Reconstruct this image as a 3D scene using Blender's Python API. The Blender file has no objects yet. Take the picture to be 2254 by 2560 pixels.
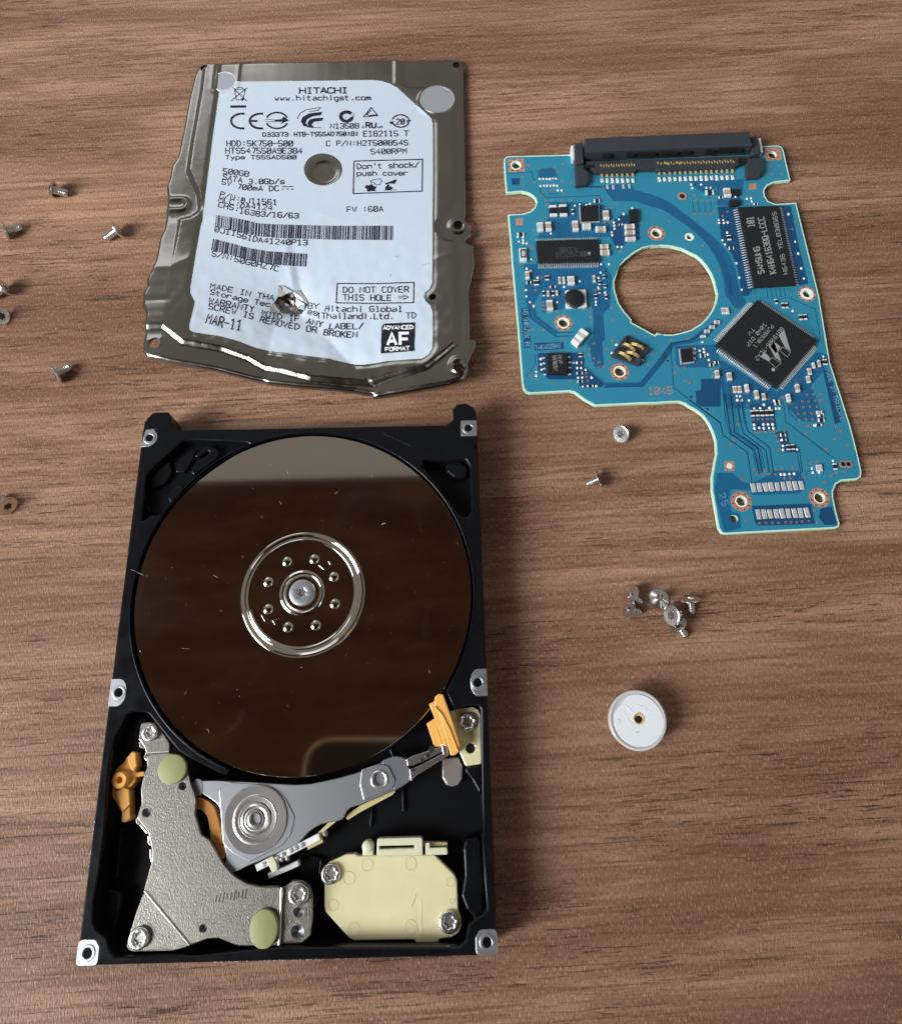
import bpy, bmesh, math, random
import numpy as np
from mathutils import Vector, Matrix
from mathutils.geometry import delaunay_2d_cdt
random.seed(7)
S = bpy.context.scene
COL = S.collection
MM = 0.001
PI = math.pi

# ------------------------------------------------------------------ camera, world, lamps, exposure
FOC, CX, CY = 1951.8, 1127.0, 1058.0                 # pixels of the 2254 x 2560 photograph
CAM = np.array([65.03, 36.10, 160.19])               # mm; x along the drive's short side, y along its long side
ROT = np.array([[0.99960114, -0.02497075, -0.01319202],
                [0.02803818, 0.93340251, 0.35773399],
                [0.00338058, -0.35796118, 0.93373035]])
cd = bpy.data.cameras.new('camera'); cam = bpy.data.objects.new('camera', cd); COL.objects.link(cam)
m = Matrix([list(r) for r in ROT.T]).to_4x4(); m.translation = Vector(CAM * MM); cam.matrix_world = m
cd.sensor_fit = 'VERTICAL'; cd.sensor_height = 24.0; cd.lens = FOC / 2560 * 24.0
cd.shift_y = -222.0 / 2560; cd.clip_start = 0.005; cd.clip_end = 20
S.camera = cam
S.render.resolution_x, S.render.resolution_y = 901, 1024

wd = bpy.data.worlds.new('World'); S.world = wd; wd.use_nodes = True
bg = wd.node_tree.nodes['Background']; bg.inputs[0].default_value = (1.0, 0.97, 0.90, 1); bg.inputs[1].default_value = 0.235

def area_lamp(name, loc, target, sx, sy, power, colour, spread=180):
    l = bpy.data.lights.new(name, 'AREA'); l.shape = 'RECTANGLE'; l.size = sx; l.size_y = sy; l.energy = power; l.color = colour; l.spread = math.radians(spread)
    o = bpy.data.objects.new(name, l); COL.objects.link(o); o.location = loc
    o.rotation_euler = (Vector(target) - Vector(loc)).to_track_quat('-Z', 'Y').to_euler()
    return o
# the window the table stands by: to the left and a little towards the photographer
area_lamp('window_light', (-0.61, -0.18, 0.48), (0.03, 0.19, 0.0), 0.42, 0.50, 1.9, (0.90, 0.95, 1.0), 54)
# weaker daylight from the room's far end; the side lamp is added fill
area_lamp('far_window_light', (-0.75, 1.55, 1.05), (0.0, 0.2, 0.0), 0.9, 0.7, 3.4, (0.84, 0.88, 1.0))
area_lamp('side_fill_light', (0.75, -0.62, 0.95), (0.1, 0.0, 0.0), 0.7, 0.6, 1.6, (0.88, 0.93, 1.0))

vs = S.view_settings; vs.view_transform = 'Standard'; vs.look = 'None'; vs.exposure = 0.0; vs.gamma = 1.0; vs.use_curve_mapping = False
S.render.engine = 'CYCLES'

# ------------------------------------------------------------------ measuring: photograph pixel + height -> place on the table (mm)
def ray(px, py):
    return ROT.T @ np.array([(px - CX) / FOC, -(py - CY) / FOC, -1.0])
def V(px, py, z):
    d = ray(px, py); t = (z - CAM[2]) / d[2]
    q = CAM + t * d
    return (float(q[0]), float(q[1]), float(z))
def W2P(X):
    q = ROT @ (np.asarray(X, float) - CAM)
    return (CX + FOC * q[0] / -q[2], CY - FOC * q[1] / -q[2])
# crops of the photograph used for measuring: (left, top, scale)
REG = dict(C1=(340, 120, .27778), C2=(780, 120, .25556), C3=(340, 540, .27778), C4=(780, 540, .25556),
           D1=(180, 980, .31111), D2=(700, 980, .31111), D3=(180, 1480, .31111), D4=(700, 1650, .31111), D5=(180, 1940, .31111), D6=(700, 2050, .31111),
           B1=(1240, 310, .22222), B2=(1600, 310, .25556), B3=(1240, 660, .24444), B4=(1640, 680, .28889), B5=(1720, 980, .25556),
           S1=(0, 420, .21111), S2=(0, 860, .22511), S3=(1420, 1020, .12222), S4=(1520, 1430, .14444), S5=(1480, 1690, .13333),
           G1=(1420, 310, .15556), G2=(1660, 300, .17778), K=(580, 1300, .2), E=(560, 540, .22510), F=(0, 0, 1.25222))
def T(reg, *pts):
    """crop coordinates -> photograph pixels; pts as a flat list x, y, x, y ..."""
    a, b, s = REG[reg]
    if len(pts) == 1: pts = pts[0]
    return [(a + pts[i] * s, b + pts[i + 1] * s) for i in range(0, len(pts), 2)]
def T1(reg, x, y): return T(reg, x, y)[0]
def W(pts, z): return [V(p[0], p[1], z) for p in pts]
def PX(reg): return REG[reg][2]
def mm_per_px(px, py, z):
    a, b = V(px - 5, py, z), V(px + 5, py, z)
    return math.hypot(a[0] - b[0], a[1] - b[1]) / 10

# ------------------------------------------------------------------ materials
def mat(name, col, rough=0.5, metal=0.0, bump=0.0, bscale=2000.0, var=0.0, vscale=300.0, spec=0.5, trans=0.0, sss=0.0, coat=0.0, rvar=0.0, aniso_stretch=None, ior=1.45):
    mt = bpy.data.materials.new(name); mt.use_nodes = True
    nt = mt.node_tree; N = nt.nodes; L = nt.links; b = N['Principled BSDF']
    b.inputs['Base Color'].default_value = (*col, 1); b.inputs['Roughness'].default_value = rough; b.inputs['Metallic'].default_value = metal
    b.inputs['Specular IOR Level'].default_value = spec; b.inputs['Transmission Weight'].default_value = trans; b.inputs['Coat Weight'].default_value = coat
    b.inputs['IOR'].default_value = ior
    if sss: b.inputs['Subsurface Weight'].default_value = sss; b.inputs['Subsurface Radius'].default_value = (.002, .0015, .001); b.inputs['Subsurface Scale'].default_value = .5
    tc = N.new('ShaderNodeTexCoord'); src = tc.outputs['Object']
    if aniso_stretch:
        mp = N.new('ShaderNodeMapping'); mp.inputs['Scale'].default_value = aniso_stretch; L.new(src, mp.inputs[0]); src = mp.outputs[0]
    if var or rvar:
        n = N.new('ShaderNodeTexNoise'); n.inputs['Scale'].default_value = vscale; n.inputs['Detail'].default_value = 4; L.new(src, n.inputs['Vector'])
        if var:
            mx = N.new('ShaderNodeMix'); mx.data_type = 'RGBA'
            mx.inputs[6].default_value = (*[max(0, c * (1 - var)) for c in col], 1); mx.inputs[7].default_value = (*[min(1, c * (1 + var)) for c in col], 1)
            L.new(n.outputs[0], mx.inputs[0]); L.new(mx.outputs[2], b.inputs['Base Color'])
        if rvar:
            mr = N.new('ShaderNodeMapRange'); mr.inputs[1].default_value = .3; mr.inputs[2].default_value = .7
            mr.inputs[3].default_value = max(0, rough - rvar); mr.inputs[4].default_value = rough + rvar
            L.new(n.outputs[0], mr.inputs[0]); L.new(mr.outputs[0], b.inputs['Roughness'])
    if bump:
        n2 = N.new('ShaderNodeTexNoise'); n2.inputs['Scale'].default_value = bscale; n2.inputs['Detail'].default_value = 3; L.new(src, n2.inputs['Vector'])
        bp = N.new('ShaderNodeBump'); bp.inputs['Strength'].default_value = 1.0; bp.inputs['Distance'].default_value = bump * MM
        L.new(n2.outputs[0], bp.inputs['Height']); L.new(bp.outputs[0], b.inputs['Normal'])
    return mt

def wood(name, dark=1.36):
    mt = bpy.data.materials.new(name); mt.use_nodes = True
    nt = mt.node_tree; N = nt.nodes; L = nt.links; b = N['Principled BSDF']
    tc = N.new('ShaderNodeTexCoord')
    rot = N.new('ShaderNodeMapping'); rot.inputs['Scale'].default_value = (1000, 1000, 1000); rot.inputs['Rotation'].default_value = (0, 0, math.radians(-2.0)); L.new(tc.outputs['Object'], rot.inputs[0])
    def noise(sx, sy, detail, rough=.55, dist=0., off=0.):
        mp = N.new('ShaderNodeMapping'); mp.inputs['Scale'].default_value = (sx, sy, 1); mp.inputs['Location'].default_value = (off, off * 1.7, 0); L.new(rot.outputs[0], mp.inputs[0])
        n = N.new('ShaderNodeTexNoise'); n.inputs['Scale'].default_value = 1.0; n.inputs['Detail'].default_value = detail; n.inputs['Roughness'].default_value = rough; n.inputs['Distortion'].default_value = dist
        L.new(mp.outputs[0], n.inputs['Vector']); return n.outputs[0]
    def rng(v, a, b_, c=0., d=1.):
        r = N.new('ShaderNodeMapRange'); r.inputs[1].default_value = a; r.inputs[2].default_value = b_; r.inputs[3].default_value = c; r.inputs[4].default_value = d
        r.interpolation_type = 'SMOOTHSTEP'; L.new(v, r.inputs[0]); return r.outputs[0]
    def mul(a, b_):
        x = N.new('ShaderNodeMath'); x.operation = 'MULTIPLY'
        L.new(a, x.inputs[0])
        if isinstance(b_, float): x.inputs[1].default_value = b_
        else: L.new(b_, x.inputs[1])
        return x.outputs[0]
    def mix(f, a, b_, mode='MIX'):
        x = N.new('ShaderNodeMix'); x.data_type = 'RGBA'; x.blend_type = mode
        if isinstance(f, float): x.inputs[0].default_value = f
        else: L.new(f, x.inputs[0])
        for i, c in ((6, a), (7, b_)):
            if isinstance(c, tuple): x.inputs[i].default_value = (*c, 1)
            else: L.new(c, x.inputs[i])
        return x.outputs[2]
    K = dark
    base = mix(rng(noise(.008, .045, 5, .62, 1.0), .32, .68), (.150 * K, .074 * K, .044 * K), (.318 * K, .182 * K, .114 * K))
    streak = rng(noise(.030, .70, 5, .66, .6, 13), .38, .66)
    base = mix(mul(streak, .70), base, (.110 * K, .047 * K, .022 * K))
    patch = rng(noise(.010, .05, 3, .5, .4, 77), .36, .60)
    fleck = rng(noise(.13, 2.3, 3, .65, .8, 31), .545, .63)
    base = mix(mul(mul(fleck, patch), .85), base, (.045 * K, .020 * K, .011 * K))
    crack = rng(noise(.05, 1.25, 4, .62, .7, 51), .625, .675)
    base = mix(mul(mul(crack, patch), .90), base, (.026 * K, .011 * K, .007 * K))
    pores = noise(3.4, 1.3, 2, .6, 0., 5)
    base = mix(mul(rng(pores, .54, .76), .38), base, (.58 * K, .38 * K, .25 * K))
    base = mix(mul(rng(pores, .48, .28), .62), base, (.070 * K, .030 * K, .014 * K))
    speck = rng(noise(4.2, 2.2, 1, .5, 0., 91), .68, .78)
    base = mix(mul(speck, .09), base, (.80 * K, .60 * K, .44 * K))
    L.new(base, b.inputs['Base Color'])
    b.inputs['Roughness'].default_value = .42
    b.inputs['Specular IOR Level'].default_value = .27
    r = rng(noise(3., 1.6, 3, .6, 0., 9), .3, .7, .36, .58); L.new(r, b.inputs['Roughness'])
    hsum = N.new('ShaderNodeMath'); hsum.operation = 'SUBTRACT'; L.new(pores, hsum.inputs[0]); L.new(mul(crack, .5), hsum.inputs[1])
    bp = N.new('ShaderNodeBump'); bp.inputs['Strength'].default_value = 1.; bp.inputs['Distance'].default_value = .00011; L.new(hsum.outputs[0], bp.inputs['Height']); L.new(bp.outputs[0], b.inputs['Normal'])
    return mt

M = {}
M['wood'] = wood('walnut_laminate')
M['shelf'] = wood('shelf_board', .74)
M['lid'] = mat('nickel_lid', (.31, .295, .258), .20, 1.0, rvar=.06, vscale=120, bump=.004, bscale=700)
M['foil'] = mat('foil', (.46, .47, .49), .45, .6, bump=.01, bscale=1500, var=.06)
M['foil_edge'] = mat('foil_edge', (.80, .80, .80), .3, .9)
M['paper'] = mat('white_label', (.52, .585, .645), .36, spec=.4, bump=.004, bscale=500, var=.02, vscale=200)
M['sticker'] = mat('white_sticker', (.76, .77, .77), .45, spec=.3, bump=.01, bscale=400)
M['torn'] = mat('torn_label_back', (.42, .42, .42), .5, var=.25, vscale=900)
M['ink'] = mat('black_ink', (.012, .012, .022), .45, spec=.3)
M['white_ink'] = mat('white_print', (.80, .80, .80), .45, spec=.3)
M['black'] = mat('black_coating', (.0050, .0052, .0060), .26, spec=.26, bump=.006, bscale=2500, rvar=.08, vscale=250)
M['black_floor'] = mat('black_coating_floor', (.0062, .0064, .007), .32, spec=.25, bump=.008, bscale=1800)
M['bare'] = mat('bare_aluminium', (.56, .57, .58), .40, 1.0, bump=.02, bscale=1200, var=.2, vscale=1100)
M['mirror'] = mat('platter_mirror', (.60, .545, .45), .048, 1.0)
def smudge(mt):
    nt = mt.node_tree; N = nt.nodes; L = nt.links; b = N['Principled BSDF']; tc = N.new('ShaderNodeTexCoord'); tot = None
    for sc, lo_, hi, amt, det in ((28, .58, .80, .022, 6), (140, .66, .82, .02, 3), (1900, .83, .86, .08, 0)):
        n = N.new('ShaderNodeTexNoise'); n.inputs['Scale'].default_value = sc; n.inputs['Detail'].default_value = det; n.inputs['Distortion'].default_value = .6; L.new(tc.outputs['Object'], n.inputs['Vector'])
        r = N.new('ShaderNodeMapRange'); r.inputs[1].default_value = lo_; r.inputs[2].default_value = hi; r.inputs[3].default_value = 0; r.inputs[4].default_value = amt; L.new(n.outputs[0], r.inputs[0])
        if tot is None: tot = r.outputs[0]
        else:
            a = N.new('ShaderNodeMath'); a.operation = 'ADD'; L.new(tot, a.inputs[0]); L.new(r.outputs[0], a.inputs[1]); tot = a.outputs[0]
    s_ = N.new('ShaderNodeMath'); s_.operation = 'SUBTRACT'; s_.inputs[0].default_value = 1.0; L.new(tot, s_.inputs[1]); L.new(s_.outputs[0], b.inputs['Metallic'])
smudge(M['mirror'])
M['chrome'] = mat('polished_clamp', (.66, .60, .51), .05, 1.0)
M['screwhead'] = mat('grey_screw', (.62, .64, .66), .38, 1.0)
M['steel'] = mat('bright_steel', (.92, .905, .88), .27, 1.0)
M['screw_steel'] = mat('zinc_screw_steel', (.70, .685, .665), .24, 1.0)
M['recess'] = mat('recess_metal', (.70, .69, .68), .34, 1.0)
M['bore'] = mat('dark_bore', (.10, .10, .105), .4, 1.0)
M['alu'] = mat('arm_aluminium', (.50, .505, .52), .40, 1.0, bump=.0015, bscale=2500)
M['alu_dark'] = mat('arm_damper', (.30, .30, .32), .45, .9, bump=.006, bscale=1500)
M['nickel'] = mat('nickel_yoke', (.275, .252, .22), .34, 1.0, bump=.05, bscale=5200, aniso_stretch=(1.25, .8, 1), var=.06, vscale=900)
M['nickel_edge'] = mat('nickel_edge', (.80, .78, .74), .22, 1.0)
M['copper'] = mat('coil_copper', (.82, .38, .11), .32, .7, bump=.02, bscale=1500, aniso_stretch=(4, .3, 1))
M['orange'] = mat('orange_plastic', (.88, .43, .10), .42, sss=.15, bump=.006, bscale=600, var=.05)
M['cream'] = mat('cream_plastic', (.80, .72, .43), .22, sss=.4, var=.16, vscale=110, coat=.4)
M['cream_pale'] = mat('pale_plastic', (.70, .68, .48), .40, sss=.2)
M['damper'] = mat('green_damper', (.33, .33, .14), .5, var=.12, vscale=250, sss=.1)
M['tab'] = mat('smoky_clear_plastic', (.22, .185, .165), .16, spec=.6, coat=.5)
M['flex'] = mat('flex_film', (.62, .50, .24), .35)
M['white_plastic'] = mat('white_plastic', (.85, .84, .80), .35)
M['film'] = mat('film_edge', (.5, .46, .42), .25, .6)
M['laminate'] = mat('board_laminate', (.56, .80, .60), .45, sss=.1)
M['mask'] = mat('blue_solder_mask', (.027, .212, .318), .27, spec=.5, var=.07, vscale=150, bump=.004, bscale=600)
M['mask_mid'] = mat('blue_mask_mid', (.011, .110, .225), .28, var=.05, vscale=200)
M['mask_dark'] = mat('blue_mask_dark', (.008, .062, .150), .32)
M['mask_trace'] = mat('blue_mask_trace', (.006, .052, .125), .32)
M['pour'] = mat('blue_mask_pour', (.022, .27, .45), .30)
M['padcopper'] = mat('pink_copper', (.74, .37, .26), .42, .55, var=.12, vscale=900)
M['tin'] = mat('solder', (.90, .89, .86), .28, .6, bump=.05, bscale=1200)
M['tin_white'] = mat('solder_bright', (.90, .90, .88), .30, .35)
M['ic'] = mat('ic_epoxy', (.013, .0135, .015), .45, spec=.4, bump=.008, bscale=3000)
M['ic_print'] = mat('ic_print', (.30, .30, .28), .6)
M['ic_faint'] = mat('ic_print_faint', (.09, .09, .085), .6)
M['tan'] = mat('ceramic_tan', (.42, .33, .24), .45, var=.08, vscale=600)
M['brown'] = mat('ceramic_brown', (.30, .17, .09), .45)
M['res'] = mat('resistor_black', (.015, .015, .018), .4)
M['grey_cer'] = mat('ceramic_grey', (.50, .50, .47), .4)
M['conn'] = mat('connector_plastic', (.034, .037, .044), .48, spec=.4, bump=.008, bscale=1500, var=.2, vscale=300)
M['gold'] = mat('gold_contact', (.90, .66, .26), .26, .6)
M['holewhite'] = mat('bare_ring', (.80, .78, .70), .5)
M['silk'] = mat('pale_blue_print', (.16, .36, .50), .5)
M['clear'] = mat('milky_plastic', (.88, .86, .84), .2, trans=.4, ior=1.42)
M['amber'] = mat('amber_glue', (.75, .50, .14), .25, trans=.2)
M['hole'] = mat('dark_hole', (.006, .005, .004), .6)
M['phone_frame'] = mat('phone_frame', (.62, .56, .46), .3, .6)
M['phone_back'] = mat('phone_back', (.030, .026, .030), .3)
M['dust'] = mat('dust', (.28, .26, .22), .8)

# ------------------------------------------------------------------ scene graph helpers
ORIG = {}
def thing(name, label, cat, loc, group=None, kind=None):
    o = bpy.data.objects.new(name, None); COL.objects.link(o)
    o.location = [c * MM for c in loc]; o.empty_display_size = .005
    o['label'] = label
    if cat: o['category'] = cat
    if group: o['group'] = group
    if kind: o['kind'] = kind
    ORIG[o] = np.array(loc, float)
    return o
def link(name, me, mt, parent, kind=None, label=None):
    o = bpy.data.objects.new(name, me); COL.objects.link(o)
    if mt is not None and len(me.materials) == 0: me.materials.append(M[mt] if isinstance(mt, str) else mt)
    if parent is not None: o.parent = parent; ORIG[o] = ORIG[parent]
    if kind: o['kind'] = kind
    if label: o['label'] = label
    return o
def mesh_mm(verts, faces, parent, smooth=None):
    off = ORIG[parent] if parent is not None else np.zeros(3)
    me = bpy.data.meshes.new('m')
    me.from_pydata([((v[0] - off[0]) * MM, (v[1] - off[1]) * MM, (v[2] - off[2]) * MM) for v in verts], [], faces)
    me.validate(); me.update()
    if smooth is not None and len(me.polygons):
        me.shade_smooth(); me.set_sharp_from_angle(angle=math.radians(smooth))
    return me
def area2(p):
    return sum(p[i][0] * p[(i + 1) % len(p)][1] - p[(i + 1) % len(p)][0] * p[i][1] for i in range(len(p))) / 2
def inset(p, d):
    """move a CCW polygon's edges inwards by d (mitre limited)"""
    n = len(p); out = []
    for i in range(n):
        a, b, c = p[i - 1], p[i], p[(i + 1) % n]
        d1 = (b[0] - a[0], b[1] - a[1]); d2 = (c[0] - b[0], c[1] - b[1])
        l1 = math.hypot(*d1) or 1e-9; l2 = math.hypot(*d2) or 1e-9
        n1 = (-d1[1] / l1, d1[0] / l1); n2 = (-d2[1] / l2, d2[0] / l2)
        k = 1 + n1[0] * n2[0] + n1[1] * n2[1]
        k = max(k, .35)
        out.append((b[0] + d * (n1[0] + n2[0]) / k, b[1] + d * (n1[1] + n2[1]) / k))
    return out
def dedupe(p, eps=.01):
    q = []
    for v in p:
        if not q or math.hypot(v[0] - q[-1][0], v[1] - q[-1][1]) > eps: q.append((v[0], v[1]))
    while len(q) > 3 and math.hypot(q[0][0] - q[-1][0], q[0][1] - q[-1][1]) < eps: q.pop()
    return q
def cap_tris(loops):
    """triangulate outer loop with holes -> (points, tris)"""
    pts = []; edges = []
    for lp in loops:
        s = len(pts); pts += [Vector((v[0], v[1])) for v in lp]
        edges += [(s + i, s + (i + 1) % len(lp)) for i in range(len(lp))]
    r = delaunay_2d_cdt(pts, edges, [], 0, 1e-5)
    vo, tris, orig = r[0], r[2], r[3]
    keep = []
    for t in tris:
        c = (sum(vo[i][0] for i in t) / len(t), sum(vo[i][1] for i in t) / len(t))
        if inside(c, loops[0]) and not any(inside(c, h) for h in loops[1:]): keep.append(t)
    return vo, keep, orig
def inside(c, poly):
    x, y = c; r = False; n = len(poly); j = n - 1
    for i in range(n):
        xi, yi = poly[i][0], poly[i][1]; xj, yj = poly[j][0], poly[j][1]
        if (yi > y) != (yj > y) and x < (xj - xi) * (y - yi) / (yj - yi) + xi: r = not r
        j = i
    return r
def prism_data(outer, z0, z1, holes=(), bevel=0.0, bottom=False):
    outer = dedupe(outer)
    if area2(outer) < 0: outer = outer[::-1]
    hs = []
    for h in holes:
        h = dedupe(h)
        if area2(h) > 0: h = h[::-1]
        hs.append(h)
    verts = []; faces = []
    loops = [outer] + hs
    steps = [(z0, 0.0)]
    if bevel > 0: steps += [(z1 - bevel, 0.0), (z1 - bevel * .3, bevel * .3), (z1, bevel)]
    else: steps += [(z1, 0.0)]
    toploops = []
    for lp in loops:
        n = len(lp); prev = None
        for z, d in steps:
            q = lp if d == 0 else inset(lp, d)
            s = len(verts); verts += [(v[0], v[1], z) for v in q]
            if prev is not None:
                for i in range(n): faces.append((prev + i, prev + (i + 1) % n, s + (i + 1) % n, s + i))
            prev = s
        toploops.append(q)
    vo, tris, _ = cap_tris(toploops)
    s = len(verts); verts += [(v[0], v[1], z1) for v in vo]; faces += [tuple(s + i for i in t) for t in tris]
    if bottom:
        vo, tris, _ = cap_tris(loops)
        s = len(verts); verts += [(v[0], v[1], z0) for v in vo]; faces += [tuple(s + i for i in reversed(t)) for t in tris]
    return verts, faces
def prism(name, outer, z0, z1, mt, parent, holes=(), bevel=0.0, bottom=True, kind=None, label=None):
    v, f = prism_data(outer, z0, z1, holes, bevel, bottom)
    me = mesh_mm(v, f, parent)
    bm = bmesh.new(); bm.from_mesh(me); bmesh.ops.remove_doubles(bm, verts=bm.verts, dist=2e-6); bm.to_mesh(me); bm.free()
    return link(name, me, mt, parent, kind, label)
def circle(c, r, n=32, ry=None, a0=0.0, ang=0.0):
    ry = ry or r; out = []
    for i in range(n):
        t = a0 + 2 * PI * i / n; x, y = r * math.cos(t), ry * math.sin(t)
        out.append((c[0] + x * math.cos(ang) - y * math.sin(ang), c[1] + x * math.sin(ang) + y * math.cos(ang)))
    return out
def pcircle(c, rx, ry, z, n=32):
    """ellipse seen in the photograph (pixels) laid on height z"""
    return [V(c[0] + rx * math.cos(2 * PI * i / n), c[1] - ry * math.sin(2 * PI * i / n), z) for i in range(n)]
def fillet(p, r, n=4):
    """round the corners of a polygon with radius r (mm)"""
    p = dedupe(p); N = len(p); out = []
    for i in range(N):
        a, b, c = Vector(p[i - 1]), Vector(p[i]), Vector(p[(i + 1) % N])
        u, v = (a - b), (c - b); lu, lv = u.length, v.length
        u.normalize(); v.normalize()
        dot = max(-1, min(1, u.dot(v))); th = math.acos(dot)
        if th > PI - .12: out.append(tuple(b)); continue
        t = min(r / math.tan(th / 2), .45 * lu, .45 * lv)
        p0, p1 = b + u * t, b + v * t
        for k in range(n + 1):
            s = k / n; out.append(tuple((1 - s) ** 2 * p0 + 2 * s * (1 - s) * b + s * s * p1))
    return out
def spline(p, n=4, closed=True):
    """Catmull-Rom through points"""
    p = [(v[0], v[1]) for v in p]; N = len(p); out = []
    rngi = range(N) if closed else range(N - 1)
    for i in rngi:
        g = (lambda k: p[k % N]) if closed else (lambda k: p[max(0, min(N - 1, k))])
        p0, p1, p2, p3 = g(i - 1), g(i), g(i + 1), g(i + 2)
        for k in range(n):
            t = k / n; t2, t3 = t * t, t * t * t
            out.append(tuple(.5 * (2 * p1[j] + (p2[j] - p0[j]) * t + (2 * p0[j] - 5 * p1[j] + 4 * p2[j] - p3[j]) * t2 + (3 * p1[j] - p0[j] - 3 * p2[j] + p3[j]) * t3) for j in (0, 1)))
    if not closed: out.append(p[-1])
    return out
def lathe_data(profile, c, n=48, cap_top=False, ang=None):
    """profile: (r, z) from outside/bottom to inside/top"""
    verts = []; faces = []
    for r, z in profile:
        for i in range(n):
            t = 2 * PI * i / n; verts.append((c[0] + r * math.cos(t), c[1] + r * math.sin(t), z))
    for k in range(len(profile) - 1):
        for i in range(n):
            j = (i + 1) % n; faces.append((k * n + i, k * n + j, (k + 1) * n + j, (k + 1) * n + i))
    if cap_top: faces.append(tuple((len(profile) - 1) * n + i for i in range(n)))
    return verts, faces
def lathe(name, profile, c, mt, parent, n=48, cap_top=True, smooth=35, kind=None, label=None):
    v, f = lathe_data(profile, c, n, cap_top)
    return link(name, mesh_mm(v, f, parent, smooth), mt, parent, kind, label)
def ribbon_data(pts, w, closed=False):
    """flat strip of width w along 2D points with mitred joints -> left/right lists"""
    n = len(pts); L_, R_ = [], []
    for i in range(n):
        if closed: a, b, c = pts[i - 1], pts[i], pts[(i + 1) % n]
        else: a, b, c = pts[max(i - 1, 0)], pts[i], pts[min(i + 1, n - 1)]
        d1 = np.array([b[0] - a[0], b[1] - a[1]], float); d2 = np.array([c[0] - b[0], c[1] - b[1]], float)
        l1, l2 = np.linalg.norm(d1), np.linalg.norm(d2)
        if l1 < 1e-9: d1, l1 = d2, l2
        if l2 < 1e-9: d2, l2 = d1, l1
        n1 = np.array([-d1[1], d1[0]]) / max(l1, 1e-9); n2 = np.array([-d2[1], d2[0]]) / max(l2, 1e-9)
        k = max(1 + n1 @ n2, .5); o = (n1 + n2) / k * w / 2
        L_.append((b[0] + o[0], b[1] + o[1])); R_.append((b[0] - o[0], b[1] - o[1]))
    return L_, R_
def strip(name, pts, w, z0, z1, mt, parent, closed=False, kind=None, label=None, bevel=0.):
    Ls, Rs = ribbon_data([(p[0], p[1]) for p in pts], w, closed)
    if closed: return prism(name, Ls, z0, z1, mt, parent, holes=[Rs], kind=kind, label=label) if abs(area2(Ls)) > abs(area2(Rs)) else prism(name, Rs, z0, z1, mt, parent, holes=[Ls], kind=kind, label=label)
    return prism(name, Ls + Rs[::-1], z0, z1, mt, parent, kind=kind, label=label, bevel=bevel)
class Acc:
    """collects many small pieces for one mesh"""
    def __init__(s): s.v = []; s.f = []
    def add(s, v, f):
        o = len(s.v); s.v += list(v); s.f += [tuple(o + i for i in t) for t in f]
    def box(s, c, hx, hy, z0, z1, ang=0., taper=1.):
        ca, sa = math.cos(ang), math.sin(ang); v = []
        for z, k in ((z0, 1.), (z1, taper)):
            for dx, dy in ((-hx, -hy), (hx, -hy), (hx, hy), (-hx, hy)):
                v.append((c[0] + k * (dx * ca - dy * sa), c[1] + k * (dx * sa + dy * ca), z))
        s.add(v, [(3, 2, 1, 0), (4, 5, 6, 7), (0, 1, 5, 4), (1, 2, 6, 5), (2, 3, 7, 6), (3, 0, 4, 7)])
    def flat(s, poly, z, holes=()):
        p = dedupe(poly)
        if area2(p) < 0: p = p[::-1]
        vo, tris, _ = cap_tris([p] + [dedupe(h) for h in holes]); s.add([(v[0], v[1], z) for v in vo], tris)
    def pr(s, poly, z0, z1, holes=(), bevel=0.):
        v, f = prism_data(poly, z0, z1, holes, bevel); s.add(v, f)
    def done(s, name, mt, parent, kind=None, smooth=None, label=None):
        return link(name, mesh_mm(s.v, s.f, parent, smooth), mt, parent, kind, label)

# ------------------------------------------------------------------ plotter lettering: x 0..4, baseline y 2, capitals to 8, descenders to 0
GLY = {'A': '022842 1434', 'B': '02083847463505 3544433202', 'C': '4738180703123243', 'D': '02082846442202', 'E': '48080242 0535', 'F': '480802 0535',
 'G': '47381807031232434525', 'H': '0208 4248 0545', 'I': '1232 1838 2228', 'J': '4843321203', 'K': '0208 4804 1542', 'L': '080242', 'M': '0208254842', 'N': '02084248',
 'O': '183847433212030718', 'P': '02083847463505', 'Q': '183847433212030718 2442', 'R': '02083847463505 2542', 'S': '473818070615354443321203', 'T': '0848 2228',
 'U': '080312324348', 'V': '082248', 'W': '0812263248', 'X': '0248 0842', 'Y': '082548 2522', 'Z': '08480242',
 '0': '183847433212030718 0347', '1': '072822 1232', '2': '07183847460242', '3': '07183847463515 3544433212 1203', '4': '32380444', '5': '480805354443321203',
 '6': '473818070312324344351504', '7': '084822', '8': '15060718384746351504031232434435', '9': '031232434738180706153546', '-': '0545', '/': '0248', '.': '2223', ',': '2311',
 ':': '2324 2627', '(': '38272332', ')': '18272312', "'": '2826',
 'a': '16364542 4414031232', 'b': '0802 0516364543321203', 'c': '4536160503123243', 'd': '4842 4536160503123243', 'e': '04444536160503123243', 'f': '382722 0636',
 'g': '4536160503123243 46413010', 'h': '0802 0516364542', 'i': '2622 2728', 'k': '0802 4604 1542', 'l': '1828 2822 1232', 'm': '0206 05162522 25364542', 'n': '0206 0516364542',
 'o': '163645433212030516', 'p': '0600 0516364543321203', 'r': '0206 05163645', 's': '45361605143443321203', 't': '18132232 0636', 'u': '0603123243 4642', 'v': '062246', 'w': '0612243246', 'y': '0623 4610'}
def strokes(ch):
    return [[(int(s[i]), int(s[i + 1])) for i in range(0, len(s), 2)] for s in GLY.get(ch, '').split()]
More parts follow.
